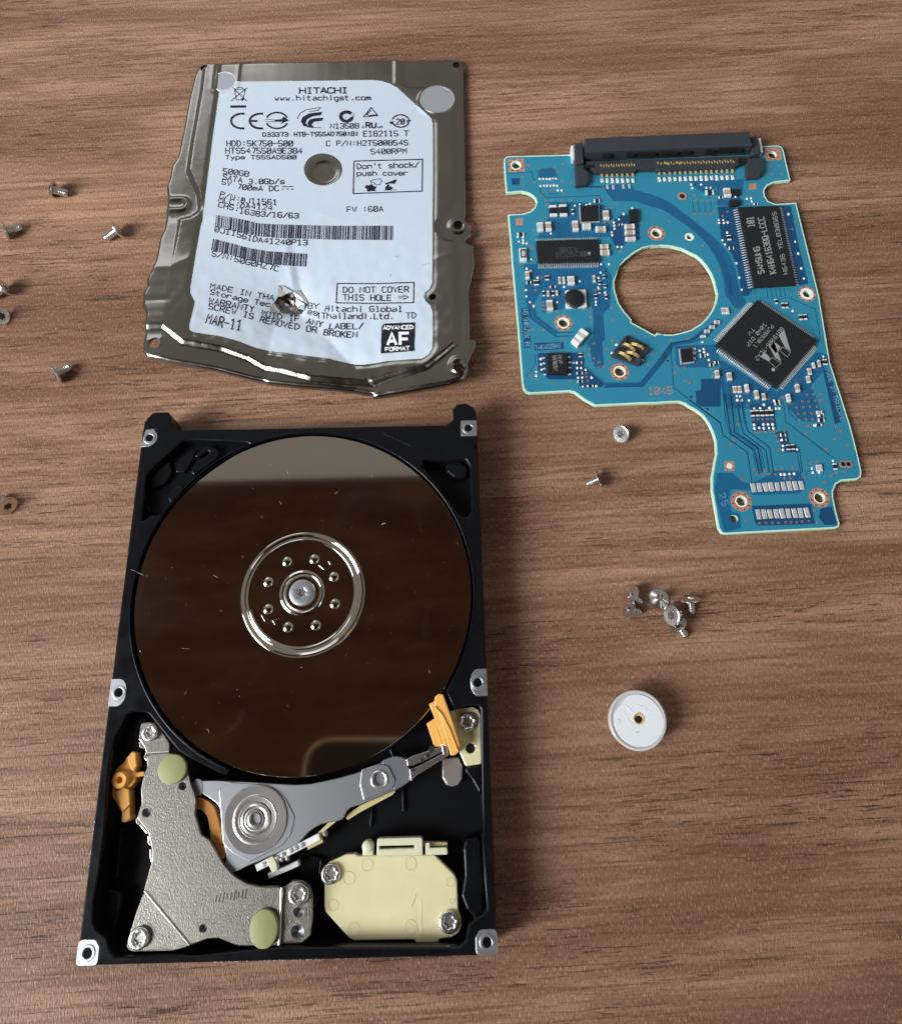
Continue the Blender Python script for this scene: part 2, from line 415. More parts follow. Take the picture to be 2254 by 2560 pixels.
def place_text(acc, text, base, cap, weight, surf, wide=.72, span=True, dz=0.0):
    """lettering along a baseline polyline (photograph pixels); surf maps pixel -> place on the surface"""
    B = np.array(base, float); seg = np.linalg.norm(np.diff(B, axis=0), axis=1); cum = np.concatenate([[0], np.cumsum(seg)]); tot = cum[-1]
    n = len(text); pitch = tot / (n - (1 - wide)) ; gw = pitch * wide
    def at(s):
        k = int(np.clip(np.searchsorted(cum, s) - 1, 0, len(seg) - 1)); t = (s - cum[k]) / max(seg[k], 1e-9)
        d = (B[k + 1] - B[k]) / max(seg[k], 1e-9); return B[k] + d * (s - cum[k]), d
    zi = dz
    for ci, ch in enumerate(text):
        for pl in strokes(ch):
            q = []
            for gx, gy in pl:
                p, d = at(ci * pitch + gx / 4 * gw); up = np.array([d[1], -d[0]])
                q.append(p + up * (gy - 2) / 6 * cap)
            if len(q) == 2:
                d = q[1] - q[0]; l = np.linalg.norm(d) or 1; q = [q[0] - d / l * weight * .4, q[0] * .5 + q[1] * .5, q[1] + d / l * weight * .4]
            Lx, Rx = ribbon_data(q, weight)
            k = len(q); zi += .002
            vv = surf(list(Lx) + list(Rx), zi)
            acc.add(vv, [(i + k, i + 1 + k, i + 1, i) for i in range(k - 1)])

# ================================================================== SETTING
tb = bpy.data.objects.new('table_top', None)
v, f = prism_data([(-420, -330), (560, -330), (560, 520), (-420, 520)], -24, 0, bevel=1.0, bottom=True)
tt = link('table_top', mesh_mm(v, f, None), 'wood', None, kind='structure'); tt['label'] = 'brown walnut-look laminate table top with horizontal grain'
bpy.data.objects.remove(tb)
v, f = prism_data([(-185, -700), (345, -700), (345, 222), (-185, 222)], 455, 475, bottom=True)
sh = link('shelf', mesh_mm(v, f, None), 'shelf', None, kind='structure'); sh['label'] = 'dark brown board overhead, mirrored in the shiny platter'

# ================================================================== OPENED DRIVE (base with platter)
ZR = 8.0
drive = thing('hard_drive', 'black opened hard drive base with mirror platter and actuator arm, below the dented lid', 'hard drive', (34.9, 50, 0))
PC = (34.95, 60.15)                                          # spindle
RW = 33.05                                                   # platter well radius
out = (T('D1', 590, 235, 600, 215, 650, 166, 720, 158, 772, 160, 795, 195, 800, 250, 826, 305) + T('D2', 0, 292, 700, 276, 1335, 265, 1392, 216, 1386, 140, 1418, 97, 1495, 87, 1560, 128, 1574, 175))
outer = [p[:2] for p in W(out, ZR)]
top_y = [p for p in outer]
outer = outer + [(69.85, 92), (69.85, 0.9), (69.5, .25), (68.9, 0), (.9, 0), (.25, .25), (0, .9), (0, 92), (.15, 97.0)]
def ang_of(p): return math.atan2(p[1] - PC[1], p[0] - PC[0])
def arc(a0, a1, r, n=60): return [(PC[0] + r * math.cos(a0 + (a1 - a0) * i / n), PC[1] + r * math.sin(a0 + (a1 - a0) * i / n)) for i in range(n + 1)]
ramp_in = V(*T1('D4', 1335, 255), ZR); tip = V(*T1('D3', 1265, 1440), ZR)
a_ramp = ang_of(ramp_in); a_tip = ang_of(tip) % (2 * PI)
pocket = (T('D3', 1240, 1470, 1180, 1452, 940, 1332, 860, 1282, 760, 1160, 680, 1060, 620, 985, 580, 965, 480, 965, 440, 990, 340, 1170, 325, 1280, 300, 1390)
          + T('D5', 278, 200, 265, 420, 215, 800, 175, 1000, 170, 1180, 200, 1240, 280, 1300, 310, 1400, 345, 1450, 1000, 1440)
          + T('D6', 0, 1020, 1440, 1020, 1490, 980, 1510, 870, 1570, 790, 1630, 760, 1660, 720, 1640, 500, 1618, 130)
          + T('D4', 1630, 1400, 1620, 1150, 1612, 400, 1590, 362, 1520, 360, 1400, 395, 1352, 305))
cavity = arc(a_ramp, a_tip, RW, 90) + [p[:2] for p in W(pocket, ZR)]
rec_tl = spline([p[:2] for p in W(T('D1', 560, 1035, 585, 850, 605, 655, 740, 525, 865, 415, 935, 385, 1100, 390, 1300, 400, 1415, 410, 1420, 432, 1300, 490, 1160, 580, 1012, 690, 860, 830, 712, 985, 640, 985), ZR)], 2)
rec_tr = fillet([p[:2] for p in W(T('D2', 1142, 540, 1330, 545, 1490, 535, 1525, 600, 1535, 960, 1500, 1012, 1440, 985, 1300, 800, 1150, 600), ZR)], .8)
BOSS = [(1.70, 93.0), (68.1, 93.2), (1.70, 42.85), (68.15, 42.9), (1.72, 1.78), (68.15, 1.85)]
v, f = prism_data(outer, 1.2, ZR, [cavity, rec_tl, rec_tr], .28, True)
base = link('casting', mesh_mm(v, f, drive, 50), 'black', drive)
pill = spline([p[:2] for p in W(T('D4', 1303, 800, 1300, 945, 1335, 1005, 1385, 1018, 1430, 1005, 1466, 950, 1466, 850, 1430, 790, 1365, 770), 1.6)], 3)
prism('floor', inset(outer[::1] if area2(outer) > 0 else outer[::-1], .35), 0.3, 1.6, 'black_floor', drive)
for nm, rc, z in (('recess_floor', rec_tl, 5.2), ('recess_floor', rec_tr, 4.2)):
    prism(nm, inset(rc if area2(rc) > 0 else rc[::-1], -.15), 1.5, z, 'black', base, bottom=False)
ribs = [T('D1', 785, 548, 803, 640, 775, 700, 735, 742, 632, 778, 632, 680, 700, 610), T('D1', 982, 515, 1020, 470, 1100, 425, 1170, 450, 1190, 490, 1160, 545, 975, 668, 952, 632, 1015, 560, 1110, 490, 1095, 470, 1010, 525),
        T('D1', 768, 850, 795, 790, 835, 752, 893, 760, 885, 820, 800, 905), T('D1', 575, 1005, 596, 880, 640, 960), T('D1', 820, 560, 930, 470, 1000, 455, 960, 560, 900, 640, 830, 640)]
for k, r in enumerate(ribs): prism('casting_rib', fillet([p[:2] for p in W(r, 6.4)], .5), 5.0, 6.3 if k < 4 else 5.9, 'black', base, bevel=.28, bottom=False)
prism('casting_rib', fillet([p[:2] for p in W(T('D2', 1326, 572, 1460, 560, 1508, 615, 1500, 690, 1400, 690, 1340, 640), 6.2)], 1.0), 4.0, 6.2, 'black', base, bevel=.35, bottom=False)
# raised land on the right rear of the rim and ledges inside the pocket
prism('rim_land', fillet([p[:2] for p in W(T('D2', 800, 330, 1420, 285, 1425, 380, 1560, 400, 1565, 470, 1130, 462, 1050, 440, 940, 385), ZR)], .6), ZR - .2, ZR + .14, 'black', base, bevel=.12, bottom=False)
prism('pocket_ledge', fillet([p[:2] for p in W(T('D6', 1490, 150, 1610, 135, 1640, 560, 1628, 735, 1560, 785, 1500, 720, 1457, 610, 1482, 450, 1472, 230), 5.0)], .8), 1.4, 5.0, 'black', base, bevel=.35, bottom=False)
prism('pocket_ledge', fillet([p[:2] for p in W(T('D5', 290, 900, 420, 940, 400, 1060, 340, 1260, 230, 1180, 240, 960), 4.4)], 1.2), 1.4, 4.4, 'black', base, bevel=.4, bottom=False)
prism('pocket_ledge', fillet([p[:2] for p in W(T('D3', 470, 1010, 560, 985, 600, 1010, 640, 1090, 560, 1290, 430, 1300, 400, 1200), 4.6)], .8), 1.4, 4.6, 'black', base, bevel=.4, bottom=False)
prism('pocket_ledge', fillet([p[:2] for p in W(T('D4', 1470, 870, 1615, 850, 1612, 1100, 1590, 1050, 1540, 960), 5.6)], .5), 1.4, 5.6, 'black', base, bevel=.3, bottom=False)
strip('pocket_rib', W(T('D5', 398, 420, 362, 820), 5.0), .35, 1.4, 5.0, 'black', base, bevel=.12)
strip('pocket_rib', W(T('D4', 885, 715, 985, 1000, 990, 1220), 2.6), .4, 1.4, 2.2, 'black', base, bevel=.12)
strip('pocket_rib', W(T('D4', 735, 1180, 725, 1340), 2.6), .35, 1.4, 2.2, 'black', base, bevel=.12)
strip('pocket_rib', W(T('D6', 30, 420, 250, 300, 330, 330, 300, 600, 270, 700), 3), .5, 1.4, 2.6, 'black', base, bevel=.15)
# crescent between the platter well and the arm pocket, highlights along the well edge
lip = arc(a_ramp + .05, a_tip - .02, RW + .12, 90)
strip('well_lip', lip, .32, ZR - .3, ZR + .10, 'black', base, bevel=.1)
# bare screw bosses
for k, (bx, by) in enumerate(BOSS):
    hw = 1.65
    right = bx > 35
    cx = bx + (.05 if right else -.05)
    if k < 4:
        pl = [(cx - hw, by - 1.75), (cx + hw, by - 1.75), (cx + hw, by + 1.75), (cx - hw, by + 1.75)]
        pl = [(min(max(x, -.02), 69.87), y) for x, y in pl]
        pl = fillet(pl, .35) if k < 2 else pl
        if k in (2, 3):
            e = -.02 if not right else 69.87; s_ = 1 if not right else -1
            pl = [(e, by - 2.4), (e + s_ * 1.6, by - 2.4)] + [(e + s_ * (1.6 + 1.5 * math.cos(t)), by + 2.4 * math.sin(t)) for t in np.linspace(-1.3, 1.3, 9)] + [(e + s_ * 1.6, by + 2.4), (e, by + 2.4)]
        if k == 0: pl = [(-.02, by - 1.9), (1.2, by - 1.9)] + [(1.2 + 2.1 * math.cos(t), by + .1 + 2.0 * math.sin(t)) for t in np.linspace(-1.3, 1.3, 9)] + [(2.9, by + 1.9), (.7, by + 1.9)]
    else:
        e = -.03 if not right else 69.88; s_ = 1 if not right else -1
        pl = fillet([(e, -.03), (e + s_ * 3.6, -.03), (e + s_ * 3.6, 2.6), (e + s_ * 2.8, 3.7), (e, 3.75)], .8)
    b = prism('screw_boss', pl, 3.0, ZR + .05, 'bare', drive, holes=[circle((bx, by), .78, 20)], bevel=.06)
    ring = prism('thread_ring', circle((bx, by), 1.28, 28), ZR - .5, ZR + .16, 'bare', b, holes=[circle((bx, by), .80, 28)], bevel=.1)
    lathe('bore', [(.80, ZR + .02), (.78, ZR - 3), (.0001, ZR - 3)], (bx, by), 'bore', b, 20, cap_top=False)
# chipped paint along the front edge
A = Acc()
for k in range(26):
    x = random.uniform(22, 48); A.box((x, .02), random.uniform(.06, .25), .06, ZR - random.uniform(.3, 1.2), ZR - .2 + random.uniform(0, .12), 0)
for k in range(9): A.box((random.uniform(.0, .08), random.uniform(12, 24)), .05, random.uniform(.06, .2), ZR - .5, ZR - .12, 0)
A.done('paint_chips', 'bare', drive, kind='stuff')

# platter with clamp
ZP = 7.55
pl = lathe('platter', [(12.0, ZP - .75), (32.38, ZP - .75), (32.5, ZP - .65), (32.5, ZP - .08), (32.42, ZP), (9.0, ZP)], PC, 'mirror', drive, 160, cap_top=False, smooth=30)
kc = V(*T1('K', 868, 930), ZP + .8)
cl = lathe('clamp_ring', [(12.05, ZP + .01), (11.95, ZP + .30), (11.75, ZP + .52), (11.5, ZP + .58), (11.3, ZP + .48), (11.15, ZP + .36), (11.0, ZP + .34), (10.85, ZP + .44), (10.65, ZP + .66), (10.4, ZP + .76), (10.2, ZP + .72), (10.05, ZP + .63), (9.95, ZP + .62), (9.85, ZP + .62), (4.48, ZP + .62), (4.38, ZP + .62), (4.25, ZP + .66), (4.05, ZP + .82), (3.85, ZP + .86), (3.6, ZP + .78), (3.35, ZP + .5), (3.25, ZP + .3), (3.2, ZP + .25), (.001, ZP + .25)], PC, 'chrome', pl, 128, cap_top=False, smooth=33)
KZ = ZP + .62
for (x, y) in ((690, 520), (1030, 490), (455, 775), (1275, 710), (455, 1115), (1288, 1048), (702, 1340), (1048, 1315)):
    c = V(*T1('K', x, y), KZ)
    lathe('clamp_dimple', [(.98, KZ - .01), (.95, KZ + .10), (.86, KZ + .20), (.72, KZ + .29), (.54, KZ + .36), (.34, KZ + .40), (.15, KZ + .42), (.001, KZ + .425)], c, 'chrome', cl, 24, cap_top=False, smooth=70)
for poly in (T('K', 1080, 570, 1110, 555, 1160, 600, 1195, 600, 1225, 560, 1200, 515, 1230, 520, 1240, 565, 1200, 620, 1145, 622), T('K', 500, 1260, 600, 1225, 545, 1290, 540, 1315, 520, 1280), T('K', 365, 1190, 400, 1195, 500, 1290, 480, 1310, 410, 1270)):
    prism('stamped_mark', [p[:2] for p in W(poly, KZ)], KZ - .02, KZ + .05, 'chrome', cl, bevel=.03, bottom=False)
def star(c, r1, r2, n=6, a0=0.3):
    out = []
    for i in range(n * 4):
        t = a0 + 2 * PI * i / (n * 4); k = (.5 + .5 * math.cos(2 * PI * i / 4)); out.append((c[0] + (r2 + (r1 - r2) * k) * math.cos(t), c[1] + (r2 + (r1 - r2) * k) * math.sin(t)))
    return out
def torx_screw(name, c, r, z, parent, mt='screwhead', h=.6, rec=.52, a0=.3, dome=.12):
    """an installed screw: head with a star recess"""
    hd = prism(name, circle(c, r, 32), z, z + h, mt, parent, holes=[star(c, r * rec, r * rec * .68, 6, a0)], bevel=dome, bottom=False)
    hd.data.shade_smooth(); hd.data.set_sharp_from_angle(angle=math.radians(50))
    prism('drive_recess', circle(c, r * rec * 1.1, 20), z + .02, z + h * .35, 'recess', hd, bottom=False)
    return hd
torx_screw('clamp_screw', (PC[0] - .02, PC[1] + .05), 2.5, ZP + .25, cl, 'screwhead', .75, .36, .3, .15)

# actuator: voice coil, arm, pivot, suspension
ZA = 5.4
arm_px = (T('D5', 985, 40, 1400, 48) + T('D4', 128, 1003, 330, 978, 600, 912, 780, 842, 830, 802, 890, 782, 935, 772, 1010, 795, 1030, 850, 1045, 930, 1030, 985, 920, 1050, 780, 1110, 640, 1165, 560, 1190, 520, 1240, 500, 1280, 440, 1300, 330, 1320, 220, 1390, 140, 1480)
          + T('D5', 1700, 600, 1470, 700, 1400, 730, 1300, 775, 1245, 735, 1232, 700, 1240, 640, 1215, 520, 1200, 400, 1190, 260, 1130, 195, 1040, 140, 990, 130))
arm = prism('actuator_arm', spline([p[:2] for p in W(arm_px, ZA + .9)], 2), ZA - 2.0, ZA + .9, 'alu', drive, bevel=.15)
pad = [p[:2] for p in W(T('D5', 1180, 112, 1262, 52, 1490, 66, 1720, 180, 1790, 330, 1760, 470, 1690, 560, 1430, 690, 1290, 620, 1215, 540), ZA + 1.05)]
prism('pivot_land', fillet(pad, .8), ZA + .5, ZA + 1.05, 'alu', arm, bevel=.12)
pv = V(*T1('D5', 1470, 350), ZA + 1.6)
pivot = lathe('pivot_bearing', [(5.55, ZA + .9), (5.5, ZA + 1.3), (5.35, ZA + 1.42), (4.0, ZA + 1.38), (3.85, ZA + 1.2), (3.7, ZA + 1.2), (3.6, ZA + 1.42), (3.0, ZA + 1.38), (2.9, ZA + 1.1), (2.62, ZA + 1.1), (2.5, ZA + 1.55), (2.2, ZA + 1.7), (1.9, ZA + 1.62), (1.75, ZA + 1.3), (1.45, ZA + 1.3), (1.35, ZA + 1.75), (1.0, ZA + 1.8), (.85, ZA + 1.3), (.8, ZA + .4), (.001, ZA + .4)], pv, 'steel', arm, 72, cap_top=False, smooth=40)
tipblk = prism('suspension_mount', fillet([p[:2] for p in W(T('D4', 655, 880, 790, 836, 868, 850, 926, 968, 895, 1042, 672, 1132, 640, 1000), ZA + 1.25)], .3), ZA + .6, ZA + 1.25, 'alu', arm, holes=[pcircle(T1('D4', 798, 960), 15, 16, ZA + 1.25, 24)], bevel=.12)
tip2 = prism('arm_tip_pad', fillet([p[:2] for p in W(T('D4', 832, 803, 935, 774, 1012, 796, 1044, 930, 1028, 985, 905, 1050, 930, 968, 868, 846, 820, 836), ZA + 1.0)], .3), ZA + .5, ZA + 1.0, 'alu_dark', arm, bevel=.08)
c = V(*T1('D4', 795, 960), ZA + 1.3)
lathe('swage_ring', [(1.52, ZA + 1.2), (1.5, ZA + 1.45), (1.36, ZA + 1.52), (1.14, ZA + 1.45), (1.05, ZA + 1.0), (1.02, ZA - .5), (.001, ZA - .5)], c, 'steel', tipblk, 32, cap_top=False)
lathe('swage_bore', [(.8, ZA + .25), (.001, ZA + .26)], c, 'hole', tipblk, 20, cap_top=False)
sus = [T('D4', 1015, 800, 1060, 775, 1195, 728, 1320, 690, 1335, 715, 1200, 790, 1060, 850, 1025, 850), T('D4', 1040, 880, 1120, 850, 1290, 760, 1348, 740, 1352, 765, 1200, 865, 1090, 930, 1050, 970)]
for k, s_ in enumerate(sus): prism('suspension', [p[:2] for p in W(s_, ZA + 1.5 - .2 * k)], ZA + 1.25 - .2 * k, ZA + 1.5 - .2 * k, 'steel', arm, bevel=.05)
for (x, y, r) in ((1140, 808, 16), (1215, 718, 24), (1185, 770, 18), (1065, 885, 12)):
    c = V(*T1('D4', x, y), ZA + 1.5); lathe('suspension_hole', [(r * PX('D4') * .078, ZA + 1.5), (r * PX('D4') * .07, ZA + 1.58), (.001, ZA + 1.58)], c, 'bore', arm, 16, cap_top=False)
prism('slider_head', [p[:2] for p in W(T('D4', 1295, 680, 1335, 672, 1350, 745, 1310, 760), ZA + 1.9)], ZA + 1.2, ZA + 1.85, 'steel', arm, bevel=.08)
prism('flex_tail', [p[:2] for p in W(T('D4', 545, 1240, 640, 1172, 900, 1052, 930, 1052, 900, 1085, 640, 1225, 545, 1285, 530, 1270), ZA - .4)], ZA - 1.2, ZA - .3, 'flex', arm)
prism('flex_tail', [p[:2] for p in W(T('D4', 395, 1300, 450, 1298, 330, 1395, 290, 1405), ZA - .2)], ZA - 1.2, ZA - .1, 'flex', arm)
c1, c2 = T1('D5', 1478, 742), T1('D4', 318, 1418)
strip('flex_bracket', [V(*c1, ZA + .3), V(*c2, ZA + .3)], 1.15, ZA - 2.5, ZA + .3, 'white_plastic', arm, bevel=.15)
for t in (.12, .22, .33, .42, .55, .63, .72): # solder bumps along the bracket
    q = (c1[0] + (c2[0] - c1[0]) * t, c1[1] + (c2[1] - c1[1]) * t); a = V(*q, ZA + .35)
    lathe('solder_bump', [(.42, ZA + .2), (.38, ZA + .55), (.2, ZA + .72), (.001, ZA + .75)], a, 'tin', arm, 12, cap_top=False)
prism('flex_clip', fillet([p[:2] for p in W(T('D5', 1560, 672, 1612, 640, 1645, 700, 1650, 755, 1612, 782, 1590, 740), ZA + .9)], .3), ZA - 1, ZA + .9, 'cream_pale', arm, bevel=.12)
strip('flex_stiffener', W(T('D5', 1575, 805, 1700, 755, 1820, 700), ZA - 1.2), .9, ZA - 3, ZA - 1.2, 'white_plastic', arm, bevel=.15)
A = Acc()
for k in range(7):
    c = V(*T1('D4', 225 + k * 17, 1497 - k * 8.5), ZA - .3); A.box(c, .22, .5, ZA - 1.2, ZA - .3, .45)
A.done('flex_fingers', 'flex', arm, kind='stuff')
for (x, y, r) in ((365, 1395, 20), (15, 1600, 18), (60, 1595, 16)):
    c = V(*T1('D4', x, y), ZA + .3); lathe('bracket_pin', [(r * .024, ZA - .6), (r * .024, ZA + .35), (.001, ZA + .4)], c, 'steel', arm, 14, cap_top=False)
coil = prism('voice_coil', spline([p[:2] for p in W(T('D5', 940, 170, 1060, 182, 1140, 240, 1180, 350, 1205, 450, 1222, 540, 1232, 640, 1180, 680, 1120, 520, 1105, 440, 1085, 330, 1030, 270, 940, 260), ZA + .4)], 3), ZA - 1.5, ZA + .4, 'copper', arm, bevel=.2)
A = Acc()
for k in range(9):
    a, b = V(*T1('D5', 1118 + k * 11, 455 + k * -.5), ZA + .5), V(*T1('D5', 1128 + k * 11, 540), ZA + .5); A.pr([p for p in (lambda L_, R_: L_ + R_[::-1])(*ribbon_data([a, b], .22))], ZA + .3, ZA + .55)
A.done('coil_winding', 'copper', coil, kind='stuff')
prism('coil_overmould', spline([p[:2] for p in W(T('D5', 985, 30, 1045, 35, 1050, 140, 1000, 160, 980, 120), ZA + 1.0)], 2), ZA - 1.5, ZA + .95, 'alu_dark', arm, bevel=.1)

# magnet yoke over the coil
ZY = 7.2
yoke_px = (T('D3', 598, 1318, 640, 1300, 780, 1292, 860, 1308, 922, 1368, 932, 1440, 960, 1540, 990, 1620) + T('D5', 1000, 200, 990, 300, 1040, 470, 1112, 520, 1220, 712, 1300, 800, 1400, 860, 1500, 888, 1680, 892, 1662, 1368, 1340, 1368, 1250, 1335, 1180, 1305, 1090, 1310, 955, 1360, 580, 912, 640, 690, 645, 600, 612, 450, 560, 385, 522, 340, 560, 220, 555, 100) + T('D3', 570, 1500, 605, 1400))
YH = [(T1('D3', 890, 1560), 8), (T1('D5', 600, 295), 9), (T1('D5', 1055, 1225), 8)]
yoke = prism('magnet_yoke', fillet([p[:2] for p in W(yoke_px, ZY)], .35, 2), ZY - 1.4, ZY, 'nickel', drive, bevel=.18, holes=[pcircle(c, r, r, ZY, 16) for c, r in YH])
for c, r in YH:
    w = V(*c, ZY); lathe('yoke_hole', [(r * .082, ZY + .02), (r * .064, ZY - .1), (.001, ZY - .55)], w, 'bore', yoke, 18, cap_top=False)
ZT = ZY - .55
prism('yoke_corner', fillet([p[:2] for p in W(T('D5', 582, 925, 955, 1366, 800, 1410, 480, 1416, 440, 1380, 455, 1300, 520, 1090), ZT)], .5), ZT - 1.0, ZT, 'nickel', yoke, bevel=.12)
strip('yoke_fold', W(T('D5', 584, 915, 953, 1360), ZY), .62, ZT - .5, ZY + .06, 'nickel_edge', yoke, bevel=.2)
strip('yoke_fold', W(T('D5', 1685, 895, 1664, 1368), ZY), .42, ZT - .5, ZY + .05, 'nickel_edge', yoke, bevel=.14)
H2 = [(T1('D6', 150, 742), 10), (T1('D6', 142, 900), 14)]
prism('yoke_tab', fillet([p[:2] for p in W(T('D5', 1690, 895, 1720, 880) + T('D6', 100, 485, 190, 486, 240, 530, 262, 620, 262, 800, 245, 930, 175, 1000, 5, 1004) + T('D5', 1668, 1362), ZT)], .4, 2), ZT - 1.2, ZT, 'nickel', yoke, bevel=.2, holes=[pcircle(c, r, r, ZT, 16) for c, r in H2])
for c, r in H2:
    w = V(*c, ZT); lathe('yoke_hole', [(r * .08, ZT + .02), (r * .062, ZT - .1), (.001, ZT - .5)], w, 'bore', yoke, 18, cap_top=False)
prism('yoke_ear', fillet([p[:2] for p in W(T('D3', 555, 1052, 610, 1045, 672, 1052, 720, 1110, 790, 1215, 782, 1290, 595, 1296, 580, 1245, 535, 1185), ZY - .3)], .4), ZT - 1.0, ZY - .35, 'nickel', yoke, bevel=.2)
strip('yoke_fold', W(T('D3', 588, 1300, 782, 1288), ZY - .1), .5, ZT - .5, ZY - .08, 'nickel_edge', yoke, bevel=.18)
for (rg, x, y, r, z) in (('D3', 625, 1130, 66, ZY - .35), ('D5', 535, 1308, 82, ZT), ('D6', 147, 600, 82, ZT)):
    c = V(*T1(rg, x, y), z + .7); rr = r * PX(rg) * mm_per_px(*T1(rg, x, y), z + .7)
    torx_screw('yoke_screw', c, rr, z, yoke, 'steel', .75, .55, .2, .2)
for (rg, x, y, rx, ry) in (('D3', 803, 1424, 117, 112), ('D5', 1540, 1232, 114, 140)):
    c = V(*T1(rg, x, y), ZY + .8); k = PX(rg) * mm_per_px(*T1(rg, x, y), ZY + .8)
    d = prism('round_damper', circle(c, rx * k, 40, ry * k), ZY, ZY + .75, 'damper', yoke, bevel=.22); d.data.shade_smooth(); d.data.set_sharp_from_angle(angle=.9)
A = Acc()
for k in range(9): # faint stamped figures
    c = V(*T1('D5', 1160 + k * 30, 985 - k * 5), ZY + .02); A.box(c, .09, .45 + .15 * (k % 3), ZY - .05, ZY + .03, -.15)
A.done('stamped_figures', 'nickel_edge', yoke, kind='stuff')
for s_ in (T('D5', 512, 335, 545, 345, 575, 385, 618, 440, 630, 470, 600, 465, 545, 400, 515, 380), T('D5', 606, 480, 630, 478, 642, 530, 638, 570, 612, 545), T('D5', 622, 585, 650, 590, 655, 660, 640, 705, 626, 650), T('D3', 532, 1205, 560, 1200, 590, 1245, 585, 1262, 545, 1250), T('D3', 578, 1300, 600, 1310, 612, 1345, 600, 1362, 582, 1340)):
    prism('lower_yoke_edge', fillet([p[:2] for p in W(s_, 5.4)], .15, 2), 2.0, 5.4, 'nickel_edge', yoke, bevel=.15)
# latch
lat = (T('D3', 437, 1330, 485, 1279, 515, 1288, 526, 1400, 505, 1452, 585, 1440, 586, 1478, 510, 1492, 514, 1520, 480, 1562, 452, 1580) + T('D5', 464, 110, 471, 340, 437, 372, 396, 372, 400, 292, 310, 142) + T('D3', 310, 1590, 313, 1500, 360, 1412, 420, 1365))
latch = prism('arm_latch', fillet([p[:2] for p in W(lat, 5.6)], .3, 2), 3.2, 5.6, 'orange', drive, bevel=.25)
prism('latch_fin', fillet([p[:2] for p in W(T('D3', 440, 1332, 486, 1282, 513, 1292, 522, 1398, 495, 1440, 470, 1420), 6.2)], .2, 2), 5.0, 6.2, 'orange', latch, bevel=.2)
prism('latch_fin', fillet([p[:2] for p in W(T('D5', 340, 125, 425, 90, 462, 115, 466, 230, 405, 290), 6.1)], .2, 2), 5.0, 6.1, 'orange', latch, bevel=.2)
lc = V(*T1('D3', 380, 1512), 6.8)
lathe('latch_boss', [(1.55, 5.5), (1.42, 6.6), (1.25, 6.8), (.62, 6.8), (.56, 6.6), (.54, 5.2), (.001, 5.2)], lc, 'orange', latch, 32, cap_top=False, smooth=40)

# head ramp
ZC = 5.2
prism('ramp_tab', [p[:2] for p in W(T('D4', 1303, 790, 1300, 945, 1335, 1005, 1385, 1018, 1430, 1005, 1466, 950, 1466, 850, 1430, 780), 3.6)], 2.2, 3.6, 'tab', drive, bevel=.3)
rb = fillet([p[:2] for p in W(T('D4', 1355, 412, 1450, 387, 1550, 378, 1592, 400, 1614, 450, 1620, 835, 1490, 856, 1448, 760), ZC)], .5)
ramp = prism('head_ramp', rb, ZC - 1.5, ZC, 'cream', drive, holes=[pcircle(T1('D4', 1530, 710), 12, 12.5, ZC, 20)], bevel=.2)
lathe('ramp_bore', [(.95, ZC - .8), (.001, ZC - .8)], V(*T1('D4', 1530, 708), ZC), 'bore', ramp, 20, cap_top=False)
prism('ramp_blade', fillet([p[:2] for p in W(T('D4', 1236, 335, 1246, 292, 1276, 271, 1310, 276, 1345, 372, 1400, 530, 1446, 682, 1432, 742, 1410, 762, 1372, 770, 1335, 640, 1300, 510, 1262, 410), 8.6)], .25, 2), ZC - .5, 8.6, 'orange', ramp, bevel=.2)
prism('ramp_blade', fillet([p[:2] for p in W(T('D4', 1195, 352, 1238, 334, 1270, 420, 1310, 520, 1345, 690, 1312, 690, 1245, 480), 8.0)], .15, 2), ZC - .5, 8.0, 'orange', ramp, bevel=.15)
prism('ramp_blade', fillet([p[:2] for p in W(T('D4', 1176, 510, 1242, 468, 1275, 560, 1322, 688, 1240, 702), 6.6)], .15, 2), ZC - .5, 6.6, 'orange', ramp, bevel=.15)
strip('ramp_ridge', W(T('D4', 1240, 375, 1300, 440, 1360, 560, 1430, 740), 8.85), .28, 8.4, 8.85, 'orange', ramp, bevel=.1)
strip('ramp_ridge', W(T('D4', 1255, 545, 1300, 690), 6.8), .22, 6.3, 6.85, 'orange', ramp, bevel=.08)
c = V(*T1('D4', 1503, 500), ZC + .8); torx_screw('ramp_screw', c, 73 * PX('D4') * mm_per_px(*T1('D4', 1503, 500), ZC + .8), ZC, ramp, 'steel', .8, .6, .2, .3)

# flex connector bracket
ZB = 4.8
bk = fillet([p[:2] for p in W(T('D6', 350, 388, 392, 340, 530, 276, 602, 271, 628, 290, 770, 284, 1240, 280, 1400, 440, 1421, 490, 1430, 720, 1456, 790, 1456, 862, 1430, 910, 1380, 945, 1282, 956, 1262, 990, 1100, 995, 1080, 961, 605, 970, 560, 954, 366, 740, 356, 690, 356, 522, 331, 482, 326, 425), ZB)], .5)
brk = prism('connector_bracket', bk, ZB - 2.2, ZB, 'cream', drive, bevel=.22)
for (x, y, r) in ((702, 360, 48), (1048, 350, 48), (555, 467, 48), (430, 685, 42), (1370, 500, 32), (1052, 858, 50), (595, 880, 52), (1386, 655, 20)):
    c = V(*T1('D6', x, y), ZB); k = PX('D6') * mm_per_px(*T1('D6', x, y), ZB)
    lathe('ejector_mark', [(r * k, ZB - .02), (r * k * .97, ZB + .06), (r * k * .9, ZB + .06), (r * k * .87, ZB + .015), (.001, ZB + .015)], c, 'cream', brk, 28, cap_top=False)
strip('moulding_line', W(T('D6', 1131, 640, 1131, 985), ZB), .18, ZB - .1, ZB + .07, 'cream', brk, bevel=.06)
strip('moulding_line', W(T('D6', 1090, 595, 1075, 650, 1045, 702), ZB), .18, ZB - .1, ZB + .07, 'cream', brk, bevel=.06)
